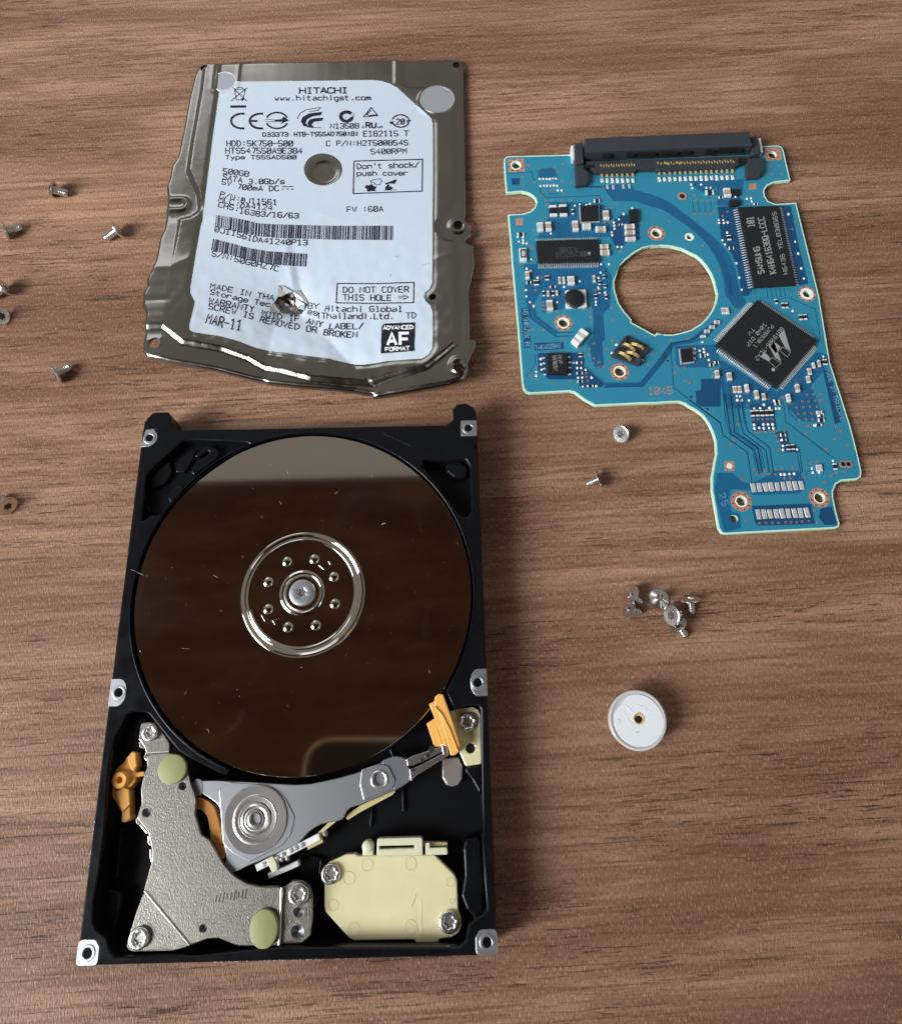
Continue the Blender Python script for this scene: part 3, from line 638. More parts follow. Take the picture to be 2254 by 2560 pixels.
c = V(*T1('D6', 702, 215), ZB + .3); k = PX('D6') * mm_per_px(*T1('D6', 702, 215), ZB)
lathe('bracket_peg', [(46 * k, ZB - 2), (46 * k, ZB - .1), (40 * k, ZB + .25), (22 * k, ZB + .4), (.001, ZB + .42)], c, 'cream_pale', brk, 28, cap_top=False, smooth=60)
prism('bracket_peg_stem', [p[:2] for p in W(T('D6', 662, 215, 745, 215, 748, 286, 662, 288), ZB)], ZB - 2, ZB - .12, 'cream_pale', brk, bevel=.15)
prism('bracket_frame', fillet([p[:2] for p in W(T('D6', 780, 155, 800, 148, 1130, 140, 1145, 160, 1145, 284, 775, 287, 775, 240), ZB + .4)], .2, 2), ZB - 2, ZB + .25, 'cream_pale', brk, bevel=.15,
      holes=[[p[:2] for p in W(T('D6', 800, 210, 1078, 203, 1078, 228, 800, 236), ZB + .4)]])
prism('bracket_frame', fillet([p[:2] for p in W(T('D6', 1168, 186, 1200, 181, 1206, 225, 1342, 220, 1346, 279, 1168, 282), ZB)], .15, 2), ZB - 2, ZB - .05, 'cream_pale', brk, bevel=.12)
prism('connector_contact', [p[:2] for p in W(T('D6', 1150, 180, 1340, 182, 1342, 205, 1150, 215), ZB - 1)], ZB - 3, ZB - 1, 'flex', brk)
for (x, y, r) in ((405, 437, 78), (1358, 825, 82)):
    c = V(*T1('D6', x, y), ZB + .7); torx_screw('bracket_screw', c, r * PX('D6') * mm_per_px(*T1('D6', x, y), ZB + .7), ZB, brk, 'steel', .7, .58, .2, .25)

# dust on the platter
A = Acc()
for k in range(60):
    t = random.uniform(0, 2 * PI); r = math.sqrt(random.uniform(.12, 1)) * 31.8; s_ = random.choice((.02, .02, .025, .03, .05))
    A.box((PC[0] + r * math.cos(t), PC[1] + r * math.sin(t)), s_, s_ * random.uniform(.5, 1.4), ZP + .004, ZP + .03, random.uniform(0, 3))
for (rg, pts, w) in (('D2', (815, 1065, 845, 1055), .3), ('D1', (475, 1428, 500, 1435, 540, 1455, 575, 1472), .12), ('D1', (1135, 1470, 1155, 1480, 1175, 1495), .12), ('D3', (1080, 1098, 1098, 1108, 1102, 1138), .12), ('D3', (885, 452, 945, 458), .07), ('D2', (440, 820, 470, 798), .08), ('D2', (735, 668, 740, 680), .16), ('D2', (62, 640, 65, 660), .15), ('D1', (1670, 880, 1682, 900), .12), ('D3', (545, 470, 555, 482), .25), ('D4', (1195, 80, 1205, 105), .12), ('D4', (170, 55, 178, 65), .2)):
    p = W(T(rg, *pts), ZP if rg != 'D1' or pts[0] > 600 else ZR + .05); Ls, Rs = ribbon_data(p, w * .6); A.pr(Ls + Rs[::-1], p[0][2] + .01, p[0][2] + .05)
A.done('dust', 'dust', drive, kind='stuff')

# ================================================================== DENTED LID
lid_px = (T('C1', 548, 190, 562, 155, 600, 138, 690, 126, 1200, 115, 1800, 108) + T('C2', 700, 105, 1340, 100, 1420, 104, 1462, 125, 1482, 190, 1490, 600, 1500, 1100, 1508, 1560)
          + T('C4', 1500, 20, 1520, 70, 1548, 130, 1556, 180, 1520, 205, 1500, 235, 1530, 262, 1580, 268, 1586, 340, 1592, 470, 1562, 610, 1536, 700, 1540, 900, 1546, 1190, 1604, 1212, 1600, 1270, 1548, 1370, 1526, 1440, 1530, 1500, 1490, 1590, 1340, 1640, 1000, 1705, 602, 1772)
          + T('C4', 590, 1745, 400, 1712, 172, 1688) + T('C3', 1735, 1552, 1450, 1530, 1172, 1500, 1150, 1488, 1050, 1468, 900, 1430, 700, 1378, 300, 1310, 92, 1262, 56, 1212, 62, 1130, 80, 870, 52, 790, 56, 690, 95, 625, 86, 570, 130, 490, 172, 380, 206, 200, 250, 110, 266, 10)
          + T('C1', 266, 1480, 276, 1350, 268, 1235, 292, 1180, 312, 1060, 368, 975, 420, 740, 470, 460, 520, 250))
plat_px = (T('C1', 545, 480, 575, 312, 650, 265, 740, 205, 900, 178, 1130, 170, 1800, 172) + T('C2', 520, 185, 620, 200, 720, 240, 850, 310, 940, 350, 1130, 352, 1200, 330, 1330, 350, 1420, 450, 1408, 620, 1425, 1440, 1330, 1590, 1240, 1722)
           + T('C4', 1245, 150, 1310, 215, 1400, 235, 1430, 320, 1430, 700, 1440, 1190, 1420, 1290, 1260, 1420, 1120, 1520, 740, 1600, 590, 1640) + T('C3', 1560, 1470, 1300, 1400, 1140, 1370, 1000, 1292, 760, 1212, 420, 1165, 240, 1022, 190, 970, 215, 760, 262, 600, 330, 250, 372, 10)
           + T('C1', 480, 1500, 560, 1450, 540, 1300, 445, 1090, 480, 850))
lab_px = (T('C1', 752, 372, 770, 325, 805, 300, 1200, 296, 1800, 290) + T('C2', 300, 312, 600, 309, 690, 322, 760, 345, 830, 382, 1000, 538, 1165, 685, 1180, 730, 1182, 1200, 1178, 1700)
          + T('C4', 1178, 300, 1174, 650, 1150, 708, 1105, 745, 1094, 785, 1108, 830, 1155, 872, 1178, 940, 1180, 1150, 1176, 1290, 1140, 1350, 1080, 1390, 740, 1415, 520, 1450, 430, 1450, 190, 1396)
          + T('C3', 1800, 1286, 1500, 1250, 1200, 1210, 1080, 1182, 920, 1120, 780, 1082, 520, 1040, 482, 1020, 480, 985, 525, 800, 530, 770, 490, 690, 490, 640, 540, 330, 580, 100) + T('C1', 600, 1540, 628, 1300, 660, 1050, 700, 740))
# bend of the sheet: heights (mm) at measured places, thin-plate interpolated
CTRL = [(510, 170, 1.9), (830, 155, 1.9), (1150, 158, 1.9), (455, 420, 2.0), (800, 420, 1.9), (1160, 420, 2.0), (420, 600, 2.6), (700, 590, 2.1), (950, 590, 2.0), (1165, 600, 2.8),
        (370, 780, 3.8), (360, 880, 4.4), (560, 760, 2.5), (728, 752, 1.2), (900, 740, 1.9), (1165, 780, 3.8), (1155, 930, 5.0), (1000, 920, 3.2), (935, 985, 1.9), (800, 955, 2.2), (640, 930, 2.2), (520, 890, 3.0)]
cp = np.array([V(a, b, z)[:2] for a, b, z in CTRL]); cz = np.array([z for _, _, z in CTRL]); nC = len(CTRL)
def tps(r2): return np.where(r2 > 1e-12, .5 * r2 * np.log(np.maximum(r2, 1e-12)), 0)
Kk = tps(((cp[:, None] - cp[None]) ** 2).sum(-1)) + np.eye(nC) * 30
Pm = np.hstack([np.ones((nC, 1)), cp]); Am = np.block([[Kk, Pm], [Pm.T, np.zeros((3, 3))]])
wts = np.linalg.solve(Am, np.concatenate([cz, np.zeros(3)]))
def seg_dist(P, a, b):
    a = np.array(a[:2]); b = np.array(b[:2]); d = b - a; t = np.clip(((P - a) @ d) / (d @ d), 0, 1)
    return np.linalg.norm(P - (a + t[:, None] * d), axis=1), t
def poly_sd(P, poly):
    """signed distance, positive inside"""
    Q = np.array(poly); n = len(Q); best = np.full(len(P), 1e9); ins = np.zeros(len(P), bool)
    for i in range(n):
        a, b = Q[i], Q[(i + 1) % n]; d, _ = seg_dist(P, a, b); best = np.minimum(best, d)
        if a[1] != b[1]:
            c_ = ((a[1] > P[:, 1]) != (b[1] > P[:, 1])) & (P[:, 0] < (b[0] - a[0]) * (P[:, 1] - a[1]) / (b[1] - a[1]) + a[0]); ins ^= c_
    return np.where(ins, best, -best)
def sstep(x, a, b): t = np.clip((x - a) / (b - a), 0, 1); return t * t * (3 - 2 * t)
def base_bend(P):
    r2 = ((P[:, None] - cp[None]) ** 2).sum(-1)
    return tps(r2) @ wts[:nC] + wts[nC] + P @ wts[nC + 1:]
DENT = V(*T1('E', 745, 985), 1.6)
CREASE = [(T1('E', 760, 980), T1('E', 1650, 1880), .75, 2.6, -1), (T1('E', 770, 840), T1('E', 690, 330), .34, 1.5, 1), (T1('E', 860, 860), T1('E', 760, 330), .30, 1.6, -1), (T1('E', 900, 830), T1('E', 1180, 740), .30, 2.0, 1),
          (T1('E', 870, 1080), T1('E', 1250, 1500), .30, 1.2, 1), (T1('E', 600, 980), T1('E', 430, 1760), .35, 2.4, -1), (T1('C4', 100, 0), T1('C4', 500, 60), .22, 1.6, 1), (T1('C3', 600, 0), T1('C3', 1050, 60), .18, 2.2, 1),
          (T1('C2', 100, 1650), T1('C2', 520, 1700), .15, 1.2, -1), (T1('C3', 250, 520), T1('C3', 480, 400), .25, 2.0, 1), (T1('C3', 100, 780), T1('C3', 300, 782), .22, .6, -1), (T1('C4', 1200, 440), T1('C4', 1420, 375), .10, .5, 1)]
CREASE = [(V(*a, 2.5), V(*b, 2.5), h * 1.45, w, s) for a, b, h, w, s in CREASE]
lid_flat = fillet([V(a, b, 3.0)[:2] for a, b in plat_px], 1.6, 4)
lab_flat = None
RINGS = [(T1('C1', 612, 175), 2.0, .35), (T1('C2', 1410, 165), 2.0, .35), (T1('C4', 1425, 90), 2.6, .5), (T1('C4', 1430, 1490), 2.4, .5), (T1('C3', 170, 1140), 2.4, .45), (T1('C1', 395, 1390), 2.6, .5)]
RINGS = [(V(*c, 3.0), r, h) for c, r, h in RINGS]
RINGS2 = [(V(*T1('C2', 1225, 500), 3.2), 4.9), (V(*T1('C1', 790, 300), 3.2), 3.7)]
mid_px = V(*T1('C2', 110, 1190), 3.4)
SLOT = [V(a, b, 2.5)[:2] for a, b in T('C2', 885, 172, 905, 160, 1225, 150, 1238, 165, 1236, 235, 1000, 262)]
def emboss(P):
    z = .75 * sstep(poly_sd(P, lid_flat), -.3, 1.2)
    if lab_flat is not None: z = z - .22 * sstep(poly_sd(P, lab_flat), -1.0, -.45)
    z = z - .5 * sstep(poly_sd(P, SLOT), -.25, .45)
    for c, r, h in RINGS:
        d = np.hypot(P[:, 0] - c[0], P[:, 1] - c[1]); z = z * sstep(d, r * .75, r * 1.2) + (h * .9) * np.exp(-((d - r * .62) / (r * .22)) ** 2)
    d = np.hypot(P[:, 0] - mid_px[0], P[:, 1] - mid_px[1]); z = z - .35 * sstep(-d, -3.7, -3.0)
    for c, r in RINGS2:
        d = np.hypot(P[:, 0] - c[0], P[:, 1] - c[1]); z = z + .18 * np.exp(-((d - r) / .35) ** 2)
    return z
_rw = np.random.RandomState(11)
WAVES = [(2 * PI / _rw.uniform(3.5, 11), _rw.uniform(0, PI), _rw.uniform(0, 6.28)) for _ in range(22)]
def crumple(P):
    z = np.zeros(len(P))
    for kf, a, ph in WAVES:
        u = np.sin((P[:, 0] * math.cos(a) + P[:, 1] * math.sin(a)) * kf + ph); z = z + (1 - np.abs(u)) / kf * .5
    low = sstep(-P[:, 1], -158, -112); edge = 1 - sstep(poly_sd(P, lid_flat), -.5, 4.0)
    return (z - z.mean()) * (.003 + .030 * low) * (1 - .72 * edge)
def H_exact(P):
    P = np.atleast_2d(np.asarray(P, float))[:, :2]
    z = base_bend(P) + emboss(P) + crumple(P)
    for a, b, h, w, s in CREASE:
        d, t = seg_dist(P, a, b); z = z + s * h * np.exp(-d / w) * (1 - .55 * t)
    d = np.hypot(P[:, 0] - DENT[0], P[:, 1] - DENT[1]); z = z - 1.35 * np.exp(-(d / 2.2) ** 1.5) - .5 * np.exp(-(d / 7) ** 2)
    return np.maximum(z, .12)
GX0, GY0, GSTEP, GNX, GNY = 0.0, 95.0, .22, 420, 440
HG = None
def tabulate():
    global HG
    xs = GX0 + GSTEP * np.arange(GNX); ys = GY0 + GSTEP * np.arange(GNY)
    X, Y = np.meshgrid(xs, ys); HG = H_exact(np.stack([X.ravel(), Y.ravel()], 1)).reshape(GNY, GNX)
def H(P):
    P = np.atleast_2d(np.asarray(P, float))
    u = np.clip((P[:, 0] - GX0) / GSTEP, 0, GNX - 1.001); w = np.clip((P[:, 1] - GY0) / GSTEP, 0, GNY - 1.001)
    i, j = u.astype(int), w.astype(int); a, b = u - i, w - j
    return HG[j, i] * (1 - a) * (1 - b) + HG[j, i + 1] * a * (1 - b) + HG[j + 1, i] * (1 - a) * b + HG[j + 1, i + 1] * a * b
def on_lid(p, dz=0.0): return on_lid_many([p], dz)[0]
def on_lid_many(pts, dz=0.0):
    pts = np.array(pts, float); z = np.full(len(pts), 3.0)
    D = np.stack([(pts[:, 0] - CX) / FOC, -(pts[:, 1] - CY) / FOC, -np.ones(len(pts))], 1) @ ROT
    for _ in range(6):
        t = (z + dz - CAM[2]) / D[:, 2]; q = CAM + t[:, None] * D; z = H(q)
    return [(float(a[0]), float(a[1]), float(b + dz)) for a, b in zip(q, z)]
tabulate()
lab_flat = [p[:2] for p in on_lid_many(lab_px)]
tabulate()
lid = thing('drive_lid', 'dented dark nickel drive lid with white printed label and punched hole', 'lid', (50, 140, 0))
def sheet(outline, holes, spacing, dz, extra=()):
    """triangulated sheet following the bent lid"""
    n = len(outline); pts = []; edges = []
    def loop(lp):
        s = len(pts); q = []
        for i in range(len(lp)):
            a, b = lp[i], lp[(i + 1) % len(lp)]; k = max(1, int(math.hypot(a[0] - b[0], a[1] - b[1]) / (spacing * 1.2)))
            q += [(a[0] + (b[0] - a[0]) * j / k, a[1] + (b[1] - a[1]) * j / k) for j in range(k)]
        for p in q: pts.append(Vector(p))
        edges.extend((s + i, s + (i + 1) % len(q)) for i in range(len(q)))
        return q
    lo = loop(outline); hl = [loop(h) for h in holes]
    xs = [p[0] for p in outline]; ys = [p[1] for p in outline]
    gx = np.arange(min(xs), max(xs), spacing); gy = np.arange(min(ys), max(ys), spacing * .87)
    G = np.array([(x + (spacing * .5 if k % 2 else 0), y) for k, y in enumerate(gy) for x in gx])
    if len(extra): G = np.vstack([G, np.array(extra)])
    ok = poly_sd(G, lo) > spacing * .35
    for h in hl: ok &= poly_sd(G, h) < -spacing * .35
    for p in G[ok]: pts.append(Vector((float(p[0]), float(p[1]))))
    r = delaunay_2d_cdt(pts, edges, [], 0, 1e-4)
    vo = np.array([(v[0], v[1]) for v in r[0]]); tr = [t for t in r[2]]
    cen = np.array([vo[list(t)].mean(0) for t in tr])
    keep = poly_sd(cen, lo) > 0
    for h in hl: keep &= poly_sd(cen, h) < 0
    z = H(vo) + dz
    return [(float(a), float(b), float(c_)) for (a, b), c_ in zip(vo, z)], [tuple(t) for t, k in zip(tr, keep) if k], lo, hl
lid_out = [p[:2] for p in on_lid_many(lid_px)]
if area2(lid_out) < 0: lid_out = lid_out[::-1]
lid_out = inset(lid_out, .85)
def oncirc(c, r, n=20): return circle(on_lid(c), r, n)
holes = [oncirc(T1('C1', 612, 175), 1.05), oncirc(T1('C2', 1410, 165), 1.0), oncirc(T1('C4', 1425, 92), 1.1), oncirc(T1('C4', 1430, 1485), 1.15), oncirc(T1('C3', 165, 1140), 1.35), oncirc(T1('C4', 1175, 790), .82),
         [p[:2] for p in on_lid_many(T('E', 712, 950, 745, 912, 782, 960, 792, 1000, 755, 1015, 722, 992))]]
ex = []
for d in (-.3, .0, .3, .6, .9, 1.2):
    q = inset(lid_flat if area2(lid_flat) > 0 else lid_flat[::-1], d)
    for i in range(len(q)):
        a, b = q[i], q[(i + 1) % len(q)]; k = max(1, int(math.hypot(a[0] - b[0], a[1] - b[1]) / .45)); ex += [(a[0] + (b[0] - a[0]) * j / k, a[1] + (b[1] - a[1]) * j / k) for j in range(k)]
v, f, lo, hl = sheet(lid_out, holes, .46, 0.0, ex)
# rolled skirt round the edge and short walls in the holes
def skirt(lp, drop, outw):
    n = len(lp); zt = H(np.array(lp)); prof = ((0, 0), (.42, .07), (.72, .26), (.92, .6), (1, 1)); rings = [(inset(lp, -outw * a) if a else lp, drop * b) for a, b in prof]
    s = len(v)
    for k, (q, dz) in enumerate(rings):
        for i in range(n): v.append((q[i][0], q[i][1], max(float(zt[i]) - dz, .05)))
    for k in range(len(rings) - 1):
        for i in range(n): f.append((s + k * n + (i + 1) % n, s + k * n + i, s + (k + 1) * n + i, s + (k + 1) * n + (i + 1) % n))
skirt(lo, 1.3, .9)
for h in hl: skirt(h if area2(h) < 0 else h[::-1], .9, .0001)
shell = link('lid_plate', mesh_mm(v, f, lid, 60), 'lid', lid)
bm = bmesh.new(); bm.from_mesh(shell.data); bmesh.ops.remove_doubles(bm, verts=bm.verts, dist=1e-6); bmesh.ops.recalc_face_normals(bm, faces=bm.faces); bm.to_mesh(shell.data); bm.free()
shell.data.shade_smooth(); shell.data.set_sharp_from_angle(angle=math.radians(55))
# foil seals
for (rg, x, y, r) in (('C2', 1225, 503, 4.35), ('C1', 793, 302, 3.1)):
    c = on_lid(T1(rg, x, y)); z = float(H([c])[0]) + .06
    fo = prism('foil_seal', circle(c, r, 48), z - .05, z + .06, 'foil', lid, bevel=.03)
    prism('seal_rim', circle(c, r + .14, 48), z - .02, z + .10, 'foil_edge', fo, holes=[circle(c, r - .22, 48)], bevel=.04)
# label
lab_hole = [p[:2] for p in on_lid_many([(808 + 48 * math.cos(2 * PI * i / 40), 424 - 40.5 * math.sin(2 * PI * i / 40)) for i in range(40)])]
tear = [p[:2] for p in on_lid_many(T('E', 515, 1010, 560, 960, 600, 900, 640, 850, 700, 860, 770, 850, 850, 840, 900, 920, 935, 985, 900, 1040, 860, 1090, 790, 1100, 700, 1090, 600, 1070, 525, 1072))]
lf = lab_flat if area2(lab_flat) > 0 else lab_flat[::-1]
v, f, lo, hl = sheet(lf, [lab_hole, tear], .5, .10)
n0 = len(v)
for lp in [lo] + hl:
    zt = H(np.array(lp)); s = len(v); n = len(lp)
    v += [(p[0], p[1], float(z) + .10) for p, z in zip(lp, zt)] + [(p[0], p[1], float(z)) for p, z in zip(lp, zt)]
    f += [(s + (i + 1) % n, s + i, s + n + i, s + n + (i + 1) % n) for i in range(n)]
label = link('label', mesh_mm(v, f, lid, 75), 'paper', lid)
# torn flaps round the punched hole
for k, (pp, m_, up) in enumerate(((T('E', 600, 900, 612, 790, 650, 782, 770, 850, 700, 868, 640, 905), 'torn', .9), (T('E', 515, 1010, 560, 985, 640, 1080, 525, 1074), 'torn', .7), (T('E', 770, 850, 830, 825, 905, 905, 935, 985, 880, 950, 800, 905), 'foil', .5), (T('E', 640, 1000, 720, 1020, 800, 1020, 860, 1090, 760, 1100, 660, 1085), 'lid', .35), (T('E', 800, 920, 900, 985, 895, 1050, 830, 1030, 790, 985), 'foil', .3), (T('E', 610, 930, 700, 880, 720, 930, 690, 1000, 630, 1010), 'lid', .5))):
    q = on_lid_many(pp, .12); cx_, cy_ = np.mean([p[0] for p in q]), np.mean([p[1] for p in q])
    vv = [(p[0], p[1], p[2] + up * (.25 + .75 * random.random())) for p in q] + [(cx_, cy_, np.mean([p[2] for p in q]) + up * .4)]
    vv += [(a, b, c_ - .12) for a, b, c_ in vv]; n = len(q)
    ff = [(i, (i + 1) % n, n) for i in range(n)] + [((i + 1) % n + n + 1, i + n + 1, 2 * n + 1) for i in range(n)] + [(i, i + n + 1, (i + 1) % n + n + 1, (i + 1) % n) for i in range(n)]
    if m_ == 'lid': link('torn_metal', mesh_mm(vv, ff, lid), m_, lid)
    else: link('torn_flap', mesh_mm(vv, ff, lid), m_, label)
rr = random.Random(5)
for k in range(13):
    a0 = 2 * PI * k / 13 + rr.uniform(-.2, .2); r0, r1 = rr.uniform(.75, 1.0), rr.uniform(1.7, 2.9); da = rr.uniform(.2, .42)
    pts_ = [(DENT[0] + r * math.cos(a), DENT[1] + r * math.sin(a)) for r, a in ((r0, a0 - da), (r0 * .8, a0 + da * .2), (r1, a0 + da), (r1 * .9, a0 - da * .6))]
    zz = H(pts_); up = [rr.uniform(-.1, .35), rr.uniform(-.5, -.1), rr.uniform(.15, .6), rr.uniform(.15, .8)]
    vv = [(p[0], p[1], float(z) + u) for p, z, u in zip(pts_, zz, up)]; vv += [(a, b, c_ - .12) for a, b, c_ in vv]
    link('torn_metal', mesh_mm(vv, [(0, 1, 2), (0, 2, 3), (4, 6, 5), (4, 7, 6), (0, 4, 5, 1), (1, 5, 6, 2), (2, 6, 7, 3), (3, 7, 4, 0)], lid), 'lid' if k % 3 else 'foil', lid)
# printing on the label
LZ = .155
surfL = lambda p, dz: on_lid_many(p, LZ + dz)
def print_line(name, text, base, cap, weight=2.15, wide=.72, mt='ink'):
    A = Acc(); place_text(A, text, base, cap, weight, surfL, wide); return A.done(name, mt, label)
def C(reg, *p): return T(reg, *p)
print_line('printed_line', 'HITACHI', C('C1', 1472, 408) + C('C2', 346, 440), 13.5, 3.0, .84)
print_line('printed_line', 'www.hitachigst.com', C('C1', 1250, 472) + C('C2', 570, 508), 12, 2.1)
print_line('printed_line', 'N13508', C('C2', 180, 788, 455, 786), 12.5)
print_line('printed_line', 'D33373', C('C1', 1142, 798, 1366, 795), 10)
print_line('printed_line', 'HTB-TS5SAD750(B)', C('C1', 1424, 795) + C('C2', 452, 858), 10)
print_line('printed_line', 'E182115 T', C('C2', 502, 864, 938, 860), 13)
print_line('printed_line', 'HDD:5K750-500', C('C1', 817, 883, 1408, 883), 13.5)
print_line('printed_line', 'C P/N:H2T500854S', C('C2', 140, 958, 934, 950), 12.5)
print_line('printed_line', 'HTS547550A9E384', C('C1', 807, 948, 1493, 950), 13.5)
print_line('printed_line', 'Type TS5SAD500', C('C1', 806, 1000, 1438, 1000), 9.5, 1.9)
print_line('printed_line', '5400RPM', C('C2', 577, 1038, 922, 1032), 12.5)
print_line('printed_line', '500GB', C('C1', 783, 1130, 890, 1142, 1010, 1158), 13)
print_line('printed_line', 'SATA 3.0Gb/s', C('C1', 778, 1178, 860, 1198, 960, 1213, 1030, 1224, 1332, 1222), 12.5)
print_line('printed_line', '5V 700mA DC', C('C1', 768, 1224, 850, 1243, 930, 1272, 1140, 1288, 1284, 1284), 12.5)
print_line('printed_line', 'P/N:0J11561', C('C1', 755, 1335, 890, 1368, 945, 1392, 1265, 1412), 12.5)
print_line('printed_line', 'MLC:DA4124', C('C1', 742, 1380, 880, 1412, 940, 1438, 1224, 1462), 12.5)
print_line('printed_line', 'CHS:16383/16/63', C('C1', 740, 1430, 880, 1462, 940, 1488, 1100, 1515, 1458, 1533), 12.5)
print_line('printed_line', 'FW :60A', C('C2', 342, 1605, 693, 1598), 13)
print_line('printed_line', "Don't shock/", C('C2', 442, 1184, 1043, 1165), 13)
print_line('printed_line', 'push cover', C('C2', 440, 1249, 934, 1245), 12)
print_line('printed_line', '0J11561DA41240P13', C('C3', 707, 140, 860, 173, 1000, 213, 1100, 238, 1300, 258, 1538, 263), 13)
print_line('printed_line', 'S/N:50G0HZ7C', C('C3', 680, 360, 810, 390, 880, 408, 1000, 438, 1150, 470, 1275, 500), 13.5)
print_line('printed_line', 'MADE IN THA', C('C3', 668, 650, 870, 692, 1040, 727, 1235, 760), 13)
print_line('printed_line', 'BY Hitachi Global', C('E', 935, 1028, 1030, 1028) + C('C4', 125, 932, 490, 937, 878, 936), 14)
print_line('printed_line', 'Storage Tec', C('C3', 668, 704, 860, 748, 1000, 780, 1200, 818), 12.5)
print_line('printed_line', 'es(Thailand).Ltd.', C('E', 930, 1085, 1010, 1100) + C('C4', 60, 1002, 300, 1005, 795, 1008), 14)
print_line('printed_line', 'TD', C('C4', 922, 1002, 1014, 998), 14, 2.3, .66)
print_line('printed_line', 'WARRANTY VOID IF ANY LABEL/', C('C3', 653, 783, 860, 825, 1065, 865, 1150, 905, 1330, 938, 1470, 950, 1560, 975) + C('C4', 170, 1105, 495, 1105), 14, 2.3)
print_line('printed_line', 'SCREW IS REMOVED OR BROKEN', C('C3', 650, 835, 910, 893, 1060, 932, 1130, 958, 1300, 995, 1470, 1025, 1640, 1055) + C('C4', 130, 1166, 300, 1186, 438, 1188), 14, 2.3)
print_line('printed_line', 'MAR-11', C('C3', 628, 962, 780, 1003, 938, 1030), 25, 3.0, .68)
print_line('printed_line', 'DO NOT COVER', C('C4', 305, 751, 942, 745), 14, 2.3)
print_line('printed_line', 'THIS HOLE', C('C4', 303, 824, 773, 828), 14, 2.3)
def lines(name, pls, w, mt='ink', dz=0.0, closed=False, parent=None):
    A = Acc(); z = dz
    for pl_ in pls:
        q = []
        for i in range(len(pl_) - 1):
            a, b = pl_[i], pl_[i + 1]; k = max(1, int(math.hypot(a[0] - b[0], a[1] - b[1]) / 6)); q += [(a[0] + (b[0] - a[0]) * j / k, a[1] + (b[1] - a[1]) * j / k) for j in range(k)]
        q.append(pl_[-1]); Lx, Rx = ribbon_data(q, w); n = len(q); z += .002
        A.add(on_lid_many(Lx, LZ + z) + on_lid_many(Rx, LZ + z), [(i + n, i + 1 + n, i + 1, i) for i in range(n - 1)])
    return A.done(name, mt, parent or label)
def solid(name, polys, mt='ink', dz=0.0):
    A = Acc()
    for pl_ in polys:
        P = dedupe(pl_); P = P if area2(P) > 0 else P[::-1]
        vo, tr, _ = cap_tris([P]); A.add(on_lid_many([(a[0], a[1]) for a in vo], LZ + dz), [t[::-1] for t in tr])
    return A.done(name, mt, label)
def ell(c, rx, ry, a0, a1, n=20): return [(c[0] + rx * math.cos(math.radians(a0 + (a1 - a0) * i / n)), c[1] - ry * math.sin(math.radians(a0 + (a1 - a0) * i / n))) for i in range(n + 1)]
lines('warning_box', [C('C2', 410, 1106, 1079, 1089, 1075, 1400, 402, 1424, 410, 1106)], 2.6)
lines('warning_box', [C('C4', 246, 659, 600, 662, 995, 649, 991, 847, 600, 855, 236, 849, 246, 659)], 2.6)
lines('printed_arrow', [C('C4', 842, 785, 915, 785), C('C4', 842, 803, 915, 803), C('C4', 893, 770, 942, 794, 893, 818)], 1.7)
lines('current_symbol', [C('C1', 1310, 1247, 1415, 1247), C('C1', 1310, 1270, 1334, 1270), C('C1', 1352, 1270, 1374, 1270), C('C1', 1394, 1270, 1415, 1270)], 2.0)
# marks of approval
bn = REG['C1']
lines('bin_symbol', [C('C1', 886, 372, 904, 466, 962, 466, 984, 372), C('C1', 868, 355, 898, 372, 985, 368, 1010, 358), C('C1', 860, 474, 985, 368), C('C1', 886, 372, 995, 476), C('C1', 905, 362, 930, 352, 965, 360)], 1.6)
solid('bin_symbol_bar', [C('C1', 850, 516, 991, 515, 990, 537, 850, 538), [(T1('C1', 958, 462)[0] + 4 * math.cos(t), T1('C1', 958, 462)[1] + 3.4 * math.sin(t)) for t in np.linspace(0, 2 * PI, 10)[:-1]]])
cc = T1('C1', 955, 657); c2 = T1('C1', 1122, 657)
lines('ce_mark', [ell(cc, 27.5, 18.5, 78, 282), ell(c2, 27.5, 18.5, 78, 282), [(c2[0] - 26, c2[1]), (c2[0] - 8, c2[1])]], 5.0)
c3 = T1('C1', 1268, 652)
lines('arrow_mark', [ell(c3, 27, 20, 20, 160), ell(c3, 27, 20, 200, 340)], 4.0)
lines('arrow_mark', [C('C1', 1165, 640, 1240, 648, 1300, 650), C('C1', 1165, 662, 1250, 664)], 1.4)
solid('arrow_mark', [C('C1', 1250, 645, 1310, 640, 1330, 616, 1374, 652, 1300, 684, 1318, 662, 1250, 664)])
solid('swoosh_mark', [C('C1', 1482, 660, 1500, 620, 1560, 588, 1674, 574, 1662, 604, 1580, 616, 1535, 645, 1525, 680, 1560, 712, 1510, 700), C('C1', 1540, 680, 1560, 645, 1600, 632, 1686, 628, 1674, 655, 1600, 664, 1578, 690, 1600, 712, 1560, 712)])
lines('swoosh_mark', [C('C1', 1448, 640, 1475, 588, 1530, 555, 1660, 536, 1640, 560, 1560, 572), C('C1', 1500, 695, 1560, 715, 1665, 718)], 1.6)
c4 = T1('C2', 336, 670)
lines('tick_mark', [ell(c4, 14.5, 11.5, 42, 348)], 8.0)
lines('tick_mark', [C('C2', 318, 672, 338, 698, 408, 640)], 3.6, mt='paper', dz=.03)
solid('tick_mark', [C('C2', 355, 645, 395, 628, 375, 650), C('C2', 372, 690, 410, 655, 395, 700)], dz=.015)
lines('triangle_mark', [C('C2', 502, 672, 576, 582, 634, 652, 560, 660, 530, 650, 576, 608), C('C2', 502, 676, 580, 668, 648, 660)], 2.2)
lines('recycling_mark', [ell(T1('C2', 865, 714), 21, 15.5, 12, 165)], 3.2)
lines('recycling_mark', [ell(T1('C2', 865, 714), 21, 15.5, 190, 345)], 3.2, dz=.004)
